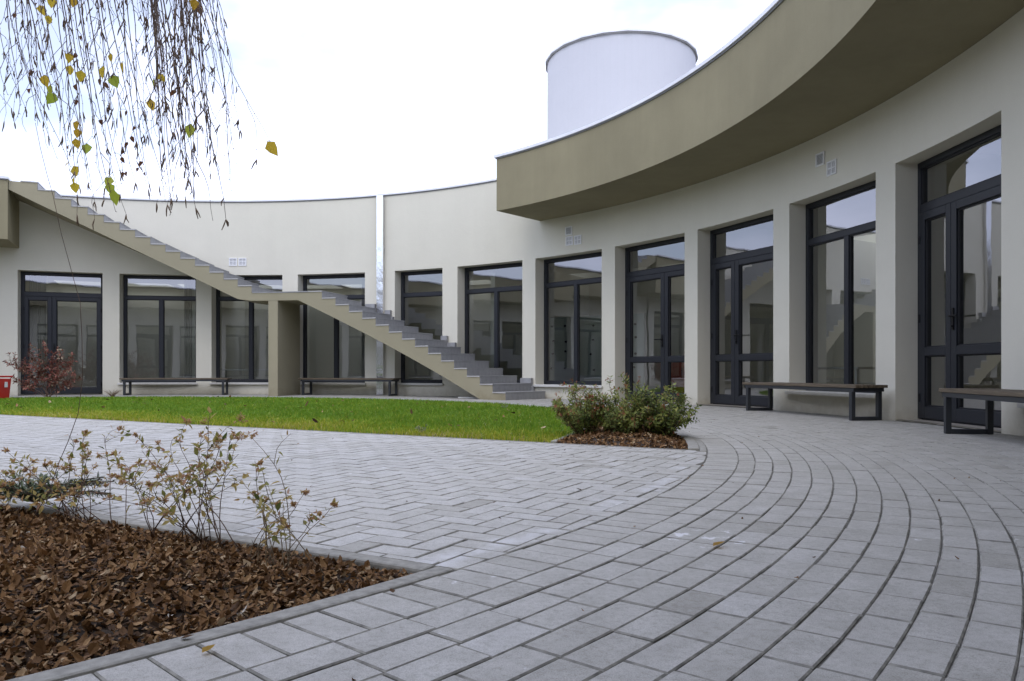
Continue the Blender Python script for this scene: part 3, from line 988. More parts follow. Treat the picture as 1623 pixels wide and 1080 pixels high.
M['grass'] = tinted('lawn_grass', [(0, (.10, .21, .016)), (.35, (.17, .33, .022)), (.55, (.25, .40, .03)), (.75, (.48, .50, .045)), (.92, (.60, .52, .10)), (1, (.62, .52, .28))], .55, .25, .35, 5, .25)
b = MB(); rr = random.Random(5)
V, F, MI, T = b.v, b.f, b.m, b.t
cnt = 0
while cnt < 125000:
    # blades stand closer together near the path, where the view is nearest
    x = rr.uniform(-14.7, 1.6); y = rr.uniform(4.8, 15.2)
    if not in_lawn(x, y) or in_corner(x, y): continue
    e = across(x, y) - D_FAR
    dist = hypot(x, y)
    if rr.random() > (7.5 / max(7.5, dist)) ** .9: continue
    cnt += 1
    edge = max(0, 1 - e / 1.15)
    patch = .5 + .5 * mnoise.noise((x * .8, y * .8, 2))
    t = min(.99, max(.01, rr.gauss(.40, .13) + .42 * edge * (.6 + .6 * patch) + .22 * (patch - .5)))
    if rr.random() < .02: t = rr.uniform(.8, 1)
    hgt = rr.uniform(.03, .062) * (1 - .35 * edge) * (1 + .25 * (patch - .5)); wd = rr.uniform(.0022, .0042) * max(1, dist / 7)
    yaw = rr.uniform(0, 2 * pi); ln = rr.gauss(0, .4) * hgt; l2 = ln * 2.2; ly = rr.uniform(0, 2 * pi)
    cx_, sx_ = cos(yaw) * wd, sin(yaw) * wd; dx, dy = cos(ly), sin(ly)
    n = len(V)
    V.extend([(x - cx_, y - sx_, -.008), (x + cx_, y + sx_, -.008),
              (x + cx_ * .75 + dx * ln, y + sx_ * .75 + dy * ln, hgt * .6), (x - cx_ * .75 + dx * ln, y - sx_ * .75 + dy * ln, hgt * .6),
              (x + dx * l2, y + dy * l2, hgt)])
    F.append((n, n + 1, n + 2, n + 3)); F.append((n + 3, n + 2, n + 4)); MI.extend((0, 0)); T.extend((t, t))
tag(b.build('lawn_grass', M['grass']), 'short green lawn, yellowing along the paved path', 'grass', kind='stuff')

def pick_lawn(rr):
    x, y = rr.uniform(-12, 1.2), rr.uniform(5.2, 14.5)
    return x, y, (1 if in_lawn(x, y) and not in_corner(x, y) else 0)
o = litter('lawn_litter', 90, pick_lawn, lambda x, y: .045, .03, .06)
tag(o, 'scattered dry leaf scraps lying in the lawn', 'leaf litter', kind='stuff')
def pick_paving(rr):
    x, y = rr.uniform(-5.5, 3.2), rr.uniform(1.2, 9)
    a_, r_ = across(x, y), rad_of(x, y)
    return x, y, (1 if (r_ > R_RING and r_ < R - .1) or (D_NEAR < a_ < D_FAR and r_ < R_PATH) else 0)
o = litter('paving_litter', 130, pick_paving, lambda x, y: .003, .006, .016)
tag(o, 'tiny scraps of dry leaf and bark scattered on the paving', 'leaf litter', kind='stuff')

# planted corner by the ring walk: curb, bark
b = MB()
pe = (BX + BDX * 3.2, BY + BDY * 3.2)
o_ = (-BDY * .05, BDX * .05)
b.hexa([(BX, BY, -.06), (pe[0], pe[1], -.06), (pe[0] + o_[0], pe[1] + o_[1], -.06), (BX + o_[0], BY + o_[1], -.06),
        (BX, BY, .012), (pe[0], pe[1], .012), (pe[0] + o_[0], pe[1] + o_[1], .012), (BX + o_[0], BY + o_[1], .012)])
arc_strip(b, R_PATH - .045, R_PATH + .029, -.06, .014, 86, af - .05, 1.0)
tag(bevel(outward(b.build('shrub_bed_curb', M['concrete'])), .008), kind='structure')
def corner_z(x, y):
    e = min(across(x, y) - D_FAR, R_PATH - .05 - rad_of(x, y), (x - BX) * BDY - (y - BY) * BDX)
    k = max(0, min(1, e / .3))
    return .0 + .05 * k + .008 * mnoise.noise((x * 9, y * 9, 3))
def pick_corner(rr):
    x, y = rr.uniform(.3, 1.55), rr.uniform(5.1, 8.6)
    return x, y, (1 if in_corner(x, y) and rad_of(x, y) < R_PATH - .05 else 0)
b = MB(); s = .06
for i in range(4, 28):
    for j in range(84, 146):
        q = [(i * s, j * s), ((i + 1) * s, j * s), ((i + 1) * s, (j + 1) * s), (i * s, (j + 1) * s)]
        q = clip(q, -NX, -NY, -(D_FAR + .004))
        if len(q) > 2: q = clip(q, -BDY, BDX, -(BX * BDY - BY * BDX))
        if len(q) < 3: continue
        if max(rad_of(*p) for p in q) > R_PATH + .05: continue
        b.poly([(p[0], p[1], corner_z(*p) - .008) for p in q])
tag(b.build('shrub_bed', M['soil'], smooth=True), kind='structure')
o = litter('bark_mulch', 8500, pick_corner, corner_z, .014, .030)
tag(o, 'reddish brown bark and dry leaf mulch under the corner shrubs', 'bark mulch', kind='stuff')

# ------------------------------------------------------------------ shrubs
M['stem'] = simple('woody_stem', (.115, .070, .045), .7, scale=60, var=.3)
M['stem_pale'] = simple('dry_stem', (.24, .185, .12), .75, scale=60, var=.3)
M['autumn'] = tinted('autumn_shrub_leaves', [(0, (.11, .15, .04)), (.25, (.28, .29, .08)), (.45, (.54, .46, .16)), (.62, (.64, .46, .18)), (.78, (.58, .33, .16)), (.9, (.58, .36, .25)), (1, (.66, .46, .36))], .6, .3, .4)
M['green'] = tinted('dark_shrub_leaves', [(0, (.06, .10, .035)), (.3, (.16, .21, .06)), (.55, (.28, .33, .09)), (.72, (.42, .44, .11)), (.84, (.36, .33, .13)), (.93, (.38, .18, .09)), (1, (.42, .13, .07))], .6, .3, .4)
M['red_leaf'] = tinted('purplish_red_leaves', [(0, (.07, .07, .03)), (.3, (.17, .075, .05)), (.6, (.27, .08, .06)), (.85, (.38, .19, .13)), (1, (.44, .35, .24))], .6, .3, .25)
M['juniper'] = tinted('low_conifer_needles', [(0, (.045, .07, .038)), (.6, (.11, .15, .08)), (1, (.19, .21, .11))], .6, .3, .1)

def curve(p, q, bow, n=8, wob=0.0, rr=random):
    p, q = Vector(p), Vector(q); out = []
    ph = rr.uniform(0, 6)
    for i in range(n + 1):
        t = i / n
        v = p.lerp(q, t)
        v = v + Vector(bow) * (t * (1 - t) * 4)
        if wob and 0 < i < n: v = v + Vector((wob * sin(ph + t * 9), wob * cos(ph * 2 + t * 7), wob * .4 * sin(t * 13 + ph)))
        out.append(v)
    return out

def foliate(lb, pts, rr, t0, step, L, tint, drop=.3, W=.5, spread=.8):
    """opposite leaves along a stem"""
    length = sum((pts[i + 1] - pts[i]).length for i in range(len(pts) - 1))
    s_ = length * t0; ang = rr.uniform(0, 6)
    while s_ < length:
        acc = 0
        for i in range(len(pts) - 1):
            l = (pts[i + 1] - pts[i]).length
            if acc + l >= s_: break
            acc += l
        p = pts[i].lerp(pts[i + 1], (s_ - acc) / max(l, 1e-6)); d = (pts[i + 1] - pts[i]).normalized()
        a = d.cross(Vector((.2, .3, .9))).normalized(); c = d.cross(a)
        ang += 1.57 + rr.gauss(0, .25)
        for k in (0, pi):
            if rr.random() < drop: continue
            o_ = a * cos(ang + k) + c * sin(ang + k)
            dv = (o_ * spread + d * .45 + Vector((0, 0, rr.gauss(-.05, .25)))).normalized()
            l_ = L * rr.uniform(.6, 1.2)
            lb.leaf(p + dv * .004, dv, d + Vector((rr.gauss(0, .3), rr.gauss(0, .3), .4)), l_, l_ * W * rr.uniform(.8, 1.15), 0,
                    min(1, max(.01, rr.gauss(*tint))), rr.uniform(.1, .5), rr.gauss(.12, .2))
        s_ += step * rr.uniform(.7, 1.35)

def flower_head(lb, p, d, rr, size, tint):
    """faded star-shaped sepals left after flowering"""
    for k in range(rr.randint(7, 13)):
        o_ = Vector((rr.gauss(0, 1), rr.gauss(0, 1), rr.gauss(.4, .8))).normalized()
        q = p + o_ * size * rr.uniform(.2, 1.0)
        for j in range(4):
            v = (Vector((rr.gauss(0, 1), rr.gauss(0, 1), rr.gauss(.2, .8)))).normalized()
            l_ = rr.uniform(.007, .012)
            lb.leaf(q, v, o_, l_, l_ * .5, 0, min(1, max(.01, rr.gauss(*tint))), .2, .1)

def loose_shrub(label, base, tips, seed, group=None, side=2, leafL=.024, head=.5, tint=(.46, .18), depth=.28, stemm='stem', step=.022, name='autumn_shrub', r0=.0018, drop=.5, foliage='autumn'):
    rr = random.Random(seed)
    root = tag(empty(name, base), label, 'shrub', group)
    base = Vector(base)
    sb, lb = MB(), MB()
    for (x, y, dd, hd) in tips:
        tip = at(x, y, base.y + dd)
        fj = rr.gauss(0, .085)
        foot = base + Vector((fj, -fj * .55 + rr.gauss(0, .02), -.03))
        span = (tip - foot)
        bow = Vector((-span.x * .06, -span.y * .06, abs(span.length) * .05)) + Vector((rr.gauss(0, .012), rr.gauss(0, .012), 0))
        pts = curve(foot, tip, bow, 9, .004, rr)
        n = len(pts)
        sb.tube([p - base for p in pts], [r0 * (1 - .62 * i / (n - 1)) for i in range(n)], 5)
        foliate(lb, pts, rr, .5, step, leafL, tint, drop)
        if hd: flower_head(lb, pts[-1], None, rr, .018 * hd, (.74, .16))
        for k in range(side):
            i = rr.randint(n // 2, n - 2); q = pts[i]
            e = q + Vector((rr.gauss(0, .06), rr.gauss(0, .06), rr.uniform(.02, .11))) * (span.length / .45)
            p2 = curve(q, e, (rr.gauss(0, .01), rr.gauss(0, .01), .01), 5, .002, rr)
            sb.tube([p - base for p in p2], [r0 * .55 * (1 - .5 * i_ / 5) for i_ in range(6)], 4)
            foliate(lb, p2, rr, .2, step * .85, leafL * .85, tint, drop)
            if rr.random() < head: flower_head(lb, p2[-1], None, rr, .013, (.72, .17))
    lb.v = [(p[0] - base.x, p[1] - base.y, p[2] - base.z) for p in lb.v]
    sb.build('stems', M[stemm], root, smooth=True)
    lb.build('foliage', M[foliage], root)
    return root

GB = 'leggy autumn shrubs in the leaf-mulched bed'
loose_shrub('leggy autumn shrub with long bare stems and pink seed heads in middle of mulch bed', (-1.0, 2.36, .035),
            [(333, 655, 0, 0), (352, 697, .1, 1), (283, 700, .05, .5), (240, 735, -.1, .8), (205, 745, -.05, 1), (225, 715, .1, 0), (312, 712, .0, 1),
             (370, 690, .05, 1.1), (378, 720, .1, 0), (265, 760, -.25, 1), (196, 765, -.2, .5), (345, 745, .2, 0), (300, 740, .2, 0), (160, 790, -.2, 0), (262, 815, -.3, .8), (215, 690, .15, .3), (250, 705, .2, .8), (320, 690, .15, .6), (360, 735, .1, 0), (383, 760, .0, 0), (240, 770, .1, .4), (190, 740, .1, .8), (290, 770, -.2, 0), (335, 790, -.15, 0), (178, 755, .0, .6)],
            21, GB, 2, .028, .5)
loose_shrub('short pale-stemmed sprig with one upright leafy shoot at the pointed mulch bed end', (-.648, 2.04, .02),
            [(400, 695, 0, 1.5), (412, 735, .03, .3), (484, 780, .05, .4), (530, 800, .0, .5), (395, 790, -.1, 0), (440, 800, .1, .3), (425, 770, .08, 0), (455, 835, -.05, .3), (404, 730, .02, 0), (380, 760, .1, 0), (505, 815, .06, .4), (465, 800, .02, .2), (418, 810, -.1, 0), (435, 845, -.1, 0)],
            22, GB, 1, .026, .4, (.42, .18), stemm='stem_pale', r0=.0017)
loose_shrub('spreading autumn shrub with yellowed leaves leaning toward the herringbone path', (-1.50, 2.62, .05),
            [(165, 690, .05, 0), (120, 700, .1, .3), (140, 720, .0, .8), (72, 738, -.1, .4), (48, 755, 0, .6), (112, 745, .1, .8), (90, 770, -.15, .8), (180, 720, .1, .5), (10, 715, -.05, .5),
             (100, 790, -.25, .4), (60, 800, -.2, .3), (30, 780, -.1, .2), (150, 740, .1, .7), (135, 690, .1, .2), (80, 735, .1, .5), (20, 750, .1, .4), (168, 770, .1, .4), (125, 775, .0, .6), (190, 790, .1, .2), (5, 790, .1, .3)],
            23, GB, 2, .026, .5, (.45, .18))
loose_shrub('low yellowing shrub at the outer edge of the leaf-mulched bed', (-1.86, 2.55, .06),
            [(-30, 745, 0, .3), (5, 770, -.1, .2), (20, 800, -.2, 0), (-40, 790, -.1, .3), (30, 760, .1, .4), (-10, 800, -.3, .2), (-60, 760, .1, .4)],
            24, GB, 3, .026, .2, (.5, .15))
# tall bare cane
root = tag(empty('bare_cane', (-1.56, 2.42, .04)), 'single tall thin bare cane bending up out of the mulch bed', 'cane')
pts = [(78, 780), (93, 734), (108, 700), (124, 655), (131, 600), (130, 540), (127, 480), (112, 425), (97, 370), (84, 310), (74, 275), (64, 235), (56, 195)]
b = MB(); pp = [at(x, y, 2.42 - .0 * i) - Vector((-1.56, 2.42, .04)) for i, (x, y) in enumerate(pts)]
pp = [Vector((0, 0, -.03))] + pp
b.tube(pp, [.0013 - .0006 * i / len(pp) for i in range(len(pp))], 5)
b.build('cane_stem', M['stem'], root, smooth=True)

# low grey-green conifer tuft at the left of the bed
root = tag(empty('low_conifer', (-1.82, 2.9, .05)), 'low grey-green feathery conifer tuft behind the mulch bed shrubs', 'conifer')
b = MB(); sb = MB(); rr = random.Random(9)
for k in range(70):
    a = rr.uniform(0, 2 * pi); l = rr.uniform(.10, .26)
    e = Vector((cos(a) * l * 1.3, sin(a) * l * .7, rr.uniform(.01, .07)))
    pts_ = curve((0, 0, -.02), e, (0, 0, .02), 6, .004, rr)
    sb.tube(pts_, [.002] * 7, 4)
    for p, q in zip(pts_[1:], pts_[2:]):
        for j in range(9):
            v = (Vector((rr.gauss(0, .6), rr.gauss(0, .6), rr.gauss(.3, .6))) + (q - p).normalized()).normalized()
            b.leaf(p.lerp(q, rr.random()), v, (0, 0, 1), rr.uniform(.016, .032), .006, 0, min(1, max(.01, rr.gauss(.5, .25))))
sb.build('stems', M['stem'], root); b.build('needles', M['juniper'], root)

def dense_shrub(label, base, rx, ry, hh, seed, nst, heads, lean=(0, 0), group=None, tint=(.42, .2)):
    rr = random.Random(seed); base = Vector(base)
    root = tag(empty('evergreen_shrub', base), label, 'shrub', group)
    sb, lb = MB(), MB()
    for k in range(nst):
        a = rr.uniform(0, 2 * pi); q = sqrt(rr.random())
        e = Vector((cos(a) * q * rx + lean[0], sin(a) * q * ry + lean[1], hh * (1 - .5 * q * q) * rr.uniform(.45, 1.12)))
        f = Vector((cos(a) * q * rx * .25, sin(a) * q * ry * .25, -.02))
        pts_ = curve(f, e, (e.x * .05, e.y * .05, .05 * hh), 7, .006, rr)
        sb.tube(pts_, [.0036 * (1 - .7 * i / 7) for i in range(8)], 4)
        tt = (tint[0] + rr.gauss(0, .12), tint[1])
        foliate(lb, pts_, rr, .10, .016, .035, tt, .15, .55)
        for j in range(4):
            i = rr.randint(2, 6); p2 = pts_[i] + Vector((rr.gauss(0, .055), rr.gauss(0, .055), rr.uniform(.0, .09)))
            p2.z = max(p2.z, .03)
            p3 = curve(pts_[i], p2, (0, 0, .008), 4, 0, rr)
            sb.tube(p3, [.0016, .0014, .0012, .001, .0008], 4)
            foliate(lb, p3, rr,   .25, .015, .032, tt, .12, .55)
        if rr.random() < heads:
            for j in range(4):
                c = pts_[-1] + Vector((rr.gauss(0, .014), rr.gauss(0, .014), rr.gauss(.006, .012)))
                for m_ in range(6):
                    v = Vector((rr.gauss(0, 1), rr.gauss(0, 1), rr.gauss(.3, 1))).normalized()
                    lb.leaf(c, v, (0, 0, 1), rr.uniform(.012, .02), .008, 0, min(1, max(.86, rr.gauss(.95, .05))), .3, .2)
    sb.build('stems', M['stem'], root); lb.build('foliage', M['green'], root)
    return root
GC = 'bushy shrubs in the planted corner'
dense_shrub('bushy dark green shrub beside the lawn with dead reddish flower heads', (.60, 6.13, .03), .25, .3, .42, 31, 40, .55, (-.05, 0), GC, (.54, .2))
dense_shrub('bushy shrub in the middle of the planted corner, topped by withered heads', (.90, 6.0, .03), .30, .34, .44, 32, 54, .4, (0, 0), GC, (.50, .18))
dense_shrub('bushy grey-green shrub beside the curved walk in the planted corner', (1.18, 6.02, .03), .25, .32, .40, 33, 46, .22, (.02, 0), GC, (.42, .18))

# reddish shrub and red bin at the far side of the lawn
base = Vector((-9.35, 15.3, .0))
loose_shrub('large leggy shrub with purplish red leaves in front of the far glazed door', base,
            [(8, 572, 0, 2), (30, 585, .2, 2), (45, 560, .1, 3), (70, 552, 0, 3), (62, 575, -.1, 4), (85, 570, .2, 4), (100, 560, .1, 2), (118, 572, 0, 3), (105, 590, -.2, 4), (128, 600, .1, 2),
             (20, 605, -.2, 3), (92, 600, -.1, 4), (75, 595, .2, 4), (50, 600, .1, 4), (36, 615, -.2, 3), (115, 612, -.1, 3), (95, 585, .3, 4), (60, 590, 0, 4)],
            41, None, 11, .075, .9, (.55, .27), name='red_leaved_shrub', r0=.006, step=.045, drop=.15, foliage='red_leaf')
bn = tag(empty('red_bin', (-9.57, 14.1, 0)), 'bright red plastic bin at the far edge of the lawn by the red-leaved shrub', 'bin')
b = MB()
b.hexa([(-.14, -.14, .02), (.14, -.14, .02), (.14, .14, .02), (-.14, .14, .02), (-.165, -.165, .40), (.165, -.165, .40), (.165, .165, .40), (-.165, .165, .40)])
bevel(b.build('bin_body', M['red'], bn), .015, 3)
b = MB(); frame_bars(b, -.18, .18, -.18, .18, .03, .0, .03)
o = b.build('rim', M['red'], bn, (0, 0, .425)); o.rotation_euler.x = pi / 2
bevel(o, .006)
b = MB(); b.box(.163, .176, -.04, .04, .24, .34)
bevel(b.build('grip', M['white'], bn), .005)

# small dry tuft by the wall and weeds in the lawn
def tuft(label, base, n, hgt, spread, seed, name='dry_grass_tuft', m='stem_pale', cat='grass tuft'):
    rr = random.Random(seed); b = MB()
    root = tag(empty(name, base), label, cat)
    for k in range(n):
        a = rr.uniform(0, 2 * pi); e = Vector((cos(a) * spread * rr.random(), sin(a) * spread * rr.random(), hgt * rr.uniform(.4, 1)))
        pts_ = curve((rr.gauss(0, .02), rr.gauss(0, .02), -.01), e, (0, 0, hgt * .2), 4, .0, rr)
        b.tube(pts_, [.0035, .003, .0025, .002, .001], 3)
    b.build('blades', M[m], root)
    return root
tuft('small dry brown tuft at the wall foot between door and bench', at(178, 627, 16.0) * 1.0 - Vector((0, 0, at(178, 627, 16.0).z)), 60, .16, .28, 51)
M['weed'] = tinted('pale_weed', [(0, (.18, .2, .12)), (1, (.34, .36, .28))], .7)
def weed(label, x, y, d, hgt, seed):
    rr = random.Random(seed); p0 = at(x, y, d); base = Vector((p0.x, p0.y, .0))
    root = tag(empty('weed', base), label, 'weed')
    sb, lb = MB(), MB()
    for k in range(6):
        a = rr.uniform(0, 2 * pi); e = Vector((cos(a) * hgt * .6, sin(a) * hgt * .6, hgt * rr.uniform(.5, 1)))
        pts_ = curve((0, 0, -.01), e, (0, 0, hgt * .15), 5, .002, rr)
        sb.tube(pts_, .0015, 3); foliate(lb, pts_, rr, .2, .012, .024, (.6, .3), .2)
    sb.build('stems', M['stem_pale'], root); lb.build('leaves', M['weed'], root)
weed('pale grey-green weed at the lawn edge, midway along the path', 668, 690, 6.37 + .12, .075, 61)
weed('thin pale weed standing in the lawn near the foot of the stair', 800, 648, 10.6, .09, 62)

# ------------------------------------------------------------------ birch: twigs hanging into the view
M['twig'] = simple('birch_twig', (.15, .105, .08), .65, scale=80, var=.3)
M['catkin'] = simple('birch_catkin', (.20, .14, .09), .75, scale=200, var=.4)
M['birchleaf'] = tinted('birch_leaves', [(0, (.13, .06, .035)), (.3, (.24, .11, .05)), (.5, (.66, .42, .05)), (.7, (.74, .58, .06)), (.85, (.56, .60, .08)), (1, (.36, .50, .05))], .5, .4, .6, 60, .1)
BT = Vector((-5.0, 3.1, -.02))
birch = tag(empty('weeping_birch', BT), 'weeping birch with hanging bare twigs, catkins and a few yellow leaves over the path', 'tree')
b = MB()
b.tube([(0, 0, -.05), (.02, 0, .3), (.05, .02, 1.2), (.12, .0, 2.2), (.3, -.02, 3.2), (.5, 0, 4.2), (.6, 0, 5.2), (.62, .05, 6.4)],
       [.16, .125, .11, .098, .08, .06, .035, .012], 12)
b.build('trunk', M['bark'], birch, smooth=True)
rr = random.Random(77)
limbs = []
for (h0, ex, ey, ez, r_) in ((2.6, 3.6, -.1, 3.0, .035), (3.1, 3.9, .25, 3.35, .034), (2.9, 2.9, -.45, 3.15, .03), (3.6, 2.2, .6, 3.6, .03), (3.3, -1.8, .5, 3.4, .03), (4.0, -1.4, -1.2, 4.0, .03), (4.3, 1.5, 1.6, 4.2, .028)):
    s0 = Vector((.2 + (h0 - 2.6) * .2, 0, h0))
    pts_ = curve(s0, (ex, ey, ez), (0, 0, .55), 10, .03, rr)
    limbs.append(pts_)
    b = MB(); b.tube(pts_, [r_ * (1 - .75 * i / 10) for i in range(11)], 7)
    b.build('limb', M['twig'], birch, smooth=True)

LEAVES = [  # pixel in the photograph, tint, size
 (23, 26, .1, 1), (66, 16, .62, 1.1), (58, 8, .15, .9), (82, 5, .65, 1.1), (77, 32, .66, .9), (116, 4, .5, 1), (54, 94, .08, .9), (51, 118, .1, 1), (72, 129, .6, 1.2), (80, 143, .85, 1.1), (81, 157, .95, 1.4),
 (110, 92, .62, 1), (119, 89, .1, .8), (111, 112, .62, 1.2), (129, 61, .12, .9), (128, 121, .68, 1.2), (122, 139, .2, 1.1), (121, 163, .1, .9), (163, 115, .66, 1.3), (158, 130, .12, 1.1), (168, 136, .14, 1), (182, 130, .95, 1.5),
 (177, 92, .6, .9), (194, 107, .6, 1.2), (245, 133, .9, 1.2), (256, 124, .65, 1), (240, 167, .55, 1.3), (161, 195, .1, 1), (122, 200, .52, 1.1), (123, 212, .5, 1), (122, 228, .55, 1), (109, 234, .2, .8), (137, 236, .92, 1.2),
 (200, 180, .1, .9), (212, 204, .12, .9), (210, 221, .12, .9), (200, 230, .15, 1), (194, 241, .1, .8), (195, 254, .1, .8), (107, 261, .6, .9), (120, 272, .65, 1.1), (118, 286, .68, .9), (119, 298, .7, 1.2),
 (172, 288, .85, 1.2), (175, 300, .9, 1.2), (181, 314, .92, 1.5), (195, 277, .15, .9), (200, 276, .18, .8), (223, 260, .1, .8), (218, 270, .1, .8), (230, 276, .12, .9), (303, 208, .88, 1.6), (432, 236, .60, 1.7), (308, 8, .5, 1), (317, 16, .3, 1), (48, 145, .1, .9), (286, 142, .15, .9), (275, 150, .3, .9)]
STR = []
def strand(x0, x1, y1, d, r0=.0022, sides=4, cat=2, y0=-60):
    STR.append((x0, x1, y1, d, r0, sides, cat, y0))
strand(-5, 28, 185, 3.0); strand(8, 60, 200, 3.1); strand(20, 95, 215, 2.9); strand(45, 112, 265, 3.0); strand(70, 118, 300, 2.9); strand(88, 122, 340, 3.0, .0022, 4)
strand(95, 150, 320, 3.2); strand(110, 130, 250, 2.8); strand(120, 165, 300, 3.05, .0022, 4); strand(128, 183, 335, 2.95, .0024, 5); strand(140, 200, 340, 3.1); strand(150, 190, 270, 2.8, .0022)
strand(-8, 12, 150, 2.9, .002, 4); strand(2, 40, 170, 3.1, .002, 4); strand(30, 55, 190, 2.8, .002, 4); strand(60, 90, 250, 3.1, .002, 4); strand(100, 140, 290, 2.95, .0022, 4); strand(150, 168, 230, 3.0, .002, 4); strand(210, 240, 310, 3.0, .002, 4); strand(165, 215, 290, 3.0, .0022); strand(175, 235, 300, 3.1, .0024, 4); strand(190, 272, 315, 2.9, .0022, 4); strand(200, 222, 220, 3.2); strand(212, 236, 290, 3.3); strand(215, 255, 200, 2.8)
strand(240, 262, 250, 3.0, .0024, 4, 3); strand(250, 276, 318, 3.1, .0028, 5, 4); strand(256, 300, 300, 2.9, .0026, 5, 4); strand(262, 310, 330, 3.0, .0028, 6, 5)
for k in range(17):
    x0 = rr.uniform(225, 335); strand(x0, x0 + rr.uniform(0, 46), rr.uniform(180, 345), rr.uniform(2.75, 3.3), rr.uniform(.0019, .0028), 5, 5)
strand(305, 358, 348, 3.0, .0028, 6, 5); strand(320, 372, 200, 3.0, .002, 3, 2, -40); strand(340, 378, 190, 3.1, .002, 3, 2); strand(300, 340, 140, 2.8); strand(318, 428, 224, 2.95, .0019, 1, 1, -40); strand(332, 376, 260, 3.0, .0019, 3, 3)
for k in range(22):
    x0 = rr.uniform(-10, 330); strand(x0, x0 + rr.uniform(-5, 45), rr.uniform(60, 260), rr.uniform(2.7, 3.5), rr.uniform(.0016, .0023), 4, 2)

twigs = []
def catkin(cb, p, rr, n=1):
    for k in range(n):
        d = Vector((rr.gauss(0, .2), rr.gauss(0, .2), -1)).normalized(); l = rr.uniform(.024, .046)
        p1 = p + d * l * .5 + Vector((rr.gauss(0, .003), 0, 0)); p2 = p1 + d * l * .5 + Vector((rr.gauss(0, .004), 0, 0))
        cb.tube([p, p.lerp(p1, .5), p1, p2], [.0013, .0025, .0027, .0014], 6, 1)
for (x0, x1, y1, d, r0, sides, cat, y0) in STR:
    A_ = at(x0 - (x1 - x0) * .25, y0 - 30, d - .05); E_ = at(x1, y1, d)
    dr = E_ - A_
    pts_ = curve(A_, E_, (-abs(dr.x) * .10 + rr.gauss(0, .015), rr.gauss(0, .04), .02), 14, .0065, rr)
    # the twig springs from the nearest limb above it
    best = min((v for L_ in limbs for v in L_), key=lambda v: (v + BT - A_).length)
    lead = curve(best + BT, A_, (0, 0, .10), 5, .01, rr)[:-1]
    full = lead + pts_
    b = MB()
    n = len(full)
    b.tube([p - BT for p in full], [r0 * (1.45 - 1.1 * i / (n - 1)) for i in range(n)], 5)
    for i in range(len(lead), n, 1):                        # buds
        if rr.random() < .8:
            p = full[i] - BT; v = Vector((rr.gauss(0, 1), rr.gauss(0, 1), -.6)).normalized()
            b.tube([p, p + v * .006], [.0016, .0008], 4)
    for k in range(sides):
        i = rr.randint(len(lead), n - 3); p = full[i]
        l = rr.uniform(.08, .26)
        e = p + Vector((rr.gauss(.0, .22) * l, rr.gauss(0, .25) * l, -l))
        q = curve(p, e, (rr.gauss(0, .02), 0, .012), 7, .005, rr)
        b.tube([v - BT for v in q], [r0 * .6 * (1 - .55 * j / 7) for j in range(8)], 4)
        for v in q[2:]:
            if rr.random() < .5:
                vv = Vector((rr.gauss(0, 1), rr.gauss(0, 1), -.6)).normalized(); b.tube([v - BT, v - BT + vv * .006], [.0015, .0008], 4)
        if rr.random() < .65: catkin(b, q[-1] - BT, rr, rr.randint(1, 2))
    for k in range(cat):
        i = rr.randint(len(lead) + 3, n - 1); catkin(b, full[i] - BT, rr, 1)
    if rr.random() < .5: catkin(b, full[-1] - BT, rr, 2)
    o = b.build('twig', [M['twig'], M['catkin']], birch, smooth=True)
    twigs.append((o, pts_))
# leaves hang from the nearest twig, each with its own stalk
for (x, y, t, s_) in LEAVES:
    def px(v): return (HX + v.x / v.y * FPX, HY - (v.z - EYE) / v.y * FPX)
    bo, bp, bd = None, None, 1e9
    for o, pts_ in twigs:
        for v in pts_:
            q = px(v); d_ = hypot(q[0] - x, q[1] - y + 8)
            if d_ < bd: bo, bp, bd = o, v, d_
    c = at(x, y, bp.y + rr.gauss(0, .015)) - BT
    L = .040 * s_ * rr.uniform(.85, 1.1)
    if t < .3: L *= .75
    d = Vector((rr.gauss(0, .35), rr.gauss(0, .3), -1)).normalized()
    st = c - d * L * .5
    b = MB()
    nr = Vector((rr.gauss(0, .55), -1, rr.gauss(0, .25)))
    b.leaf(st, d, nr, L, L * (rr.uniform(.72, .9) if t > .3 else rr.uniform(.4, .75)), 0, t, rr.uniform(.05, .4) if t > .3 else rr.uniform(.4, 1.1), rr.gauss(.05, .12))
    p0 = bp - BT
    b.tube([p0, p0.lerp(st, .5) + Vector((0, 0, .004)), st], .0007, 4, 1)
    b.build('leaf', [M['birchleaf'], M['twig']], bo)

# ------------------------------------------------------------------ small things on the paving and inside the rooms
def fallen(label, x, y, L, t, yaw):
    d = FPX * EYE / (y - HY); p = at(x, y, d)
    b = MB(); v = Vector((cos(yaw), sin(yaw), .12))
    b.leaf((-v.x * L / 2, -v.y * L / 2, .004), v, (.1, .1, 1), L, L * .7, 0, t, .35, -.12)
    o = b.build('fallen_leaf', M['birchleaf'] if t > .3 else M['dryleaf'], None, (p.x, p.y, .002))
    tag(o, label, 'leaf')
fallen('curled orange fallen leaf lying alone on the ring walk near white lime spots', 1140, 868, .045, .42, .4)
fallen('tan fallen leaf on the pavers beside the mulch bed curb', 331, 1036, .030, .45, 1.0)
fallen('small brown fallen leaf on the concrete curb of the mulch bed', 297, 1017, .026, .25, .2)
fallen('tiny brown fallen leaf at the pointed tip of the mulch bed', 621, 942, .022, .2, 2.0)
fallen('dark fallen leaf on the herringbone path', 917, 779, .03, .1, 2.4)

pl = tag(empty('wooden_plank', P(9.9, 37.0, 0)), 'short pale board lying on the ground under the lower stair flight', 'plank')
b = MB(); b.box(-.45, .45, -.06, .06, .004, .03); o = bevel(b.build('board', M['sill'], pl), .003); pl.rotation_euler.z = radians(-25)

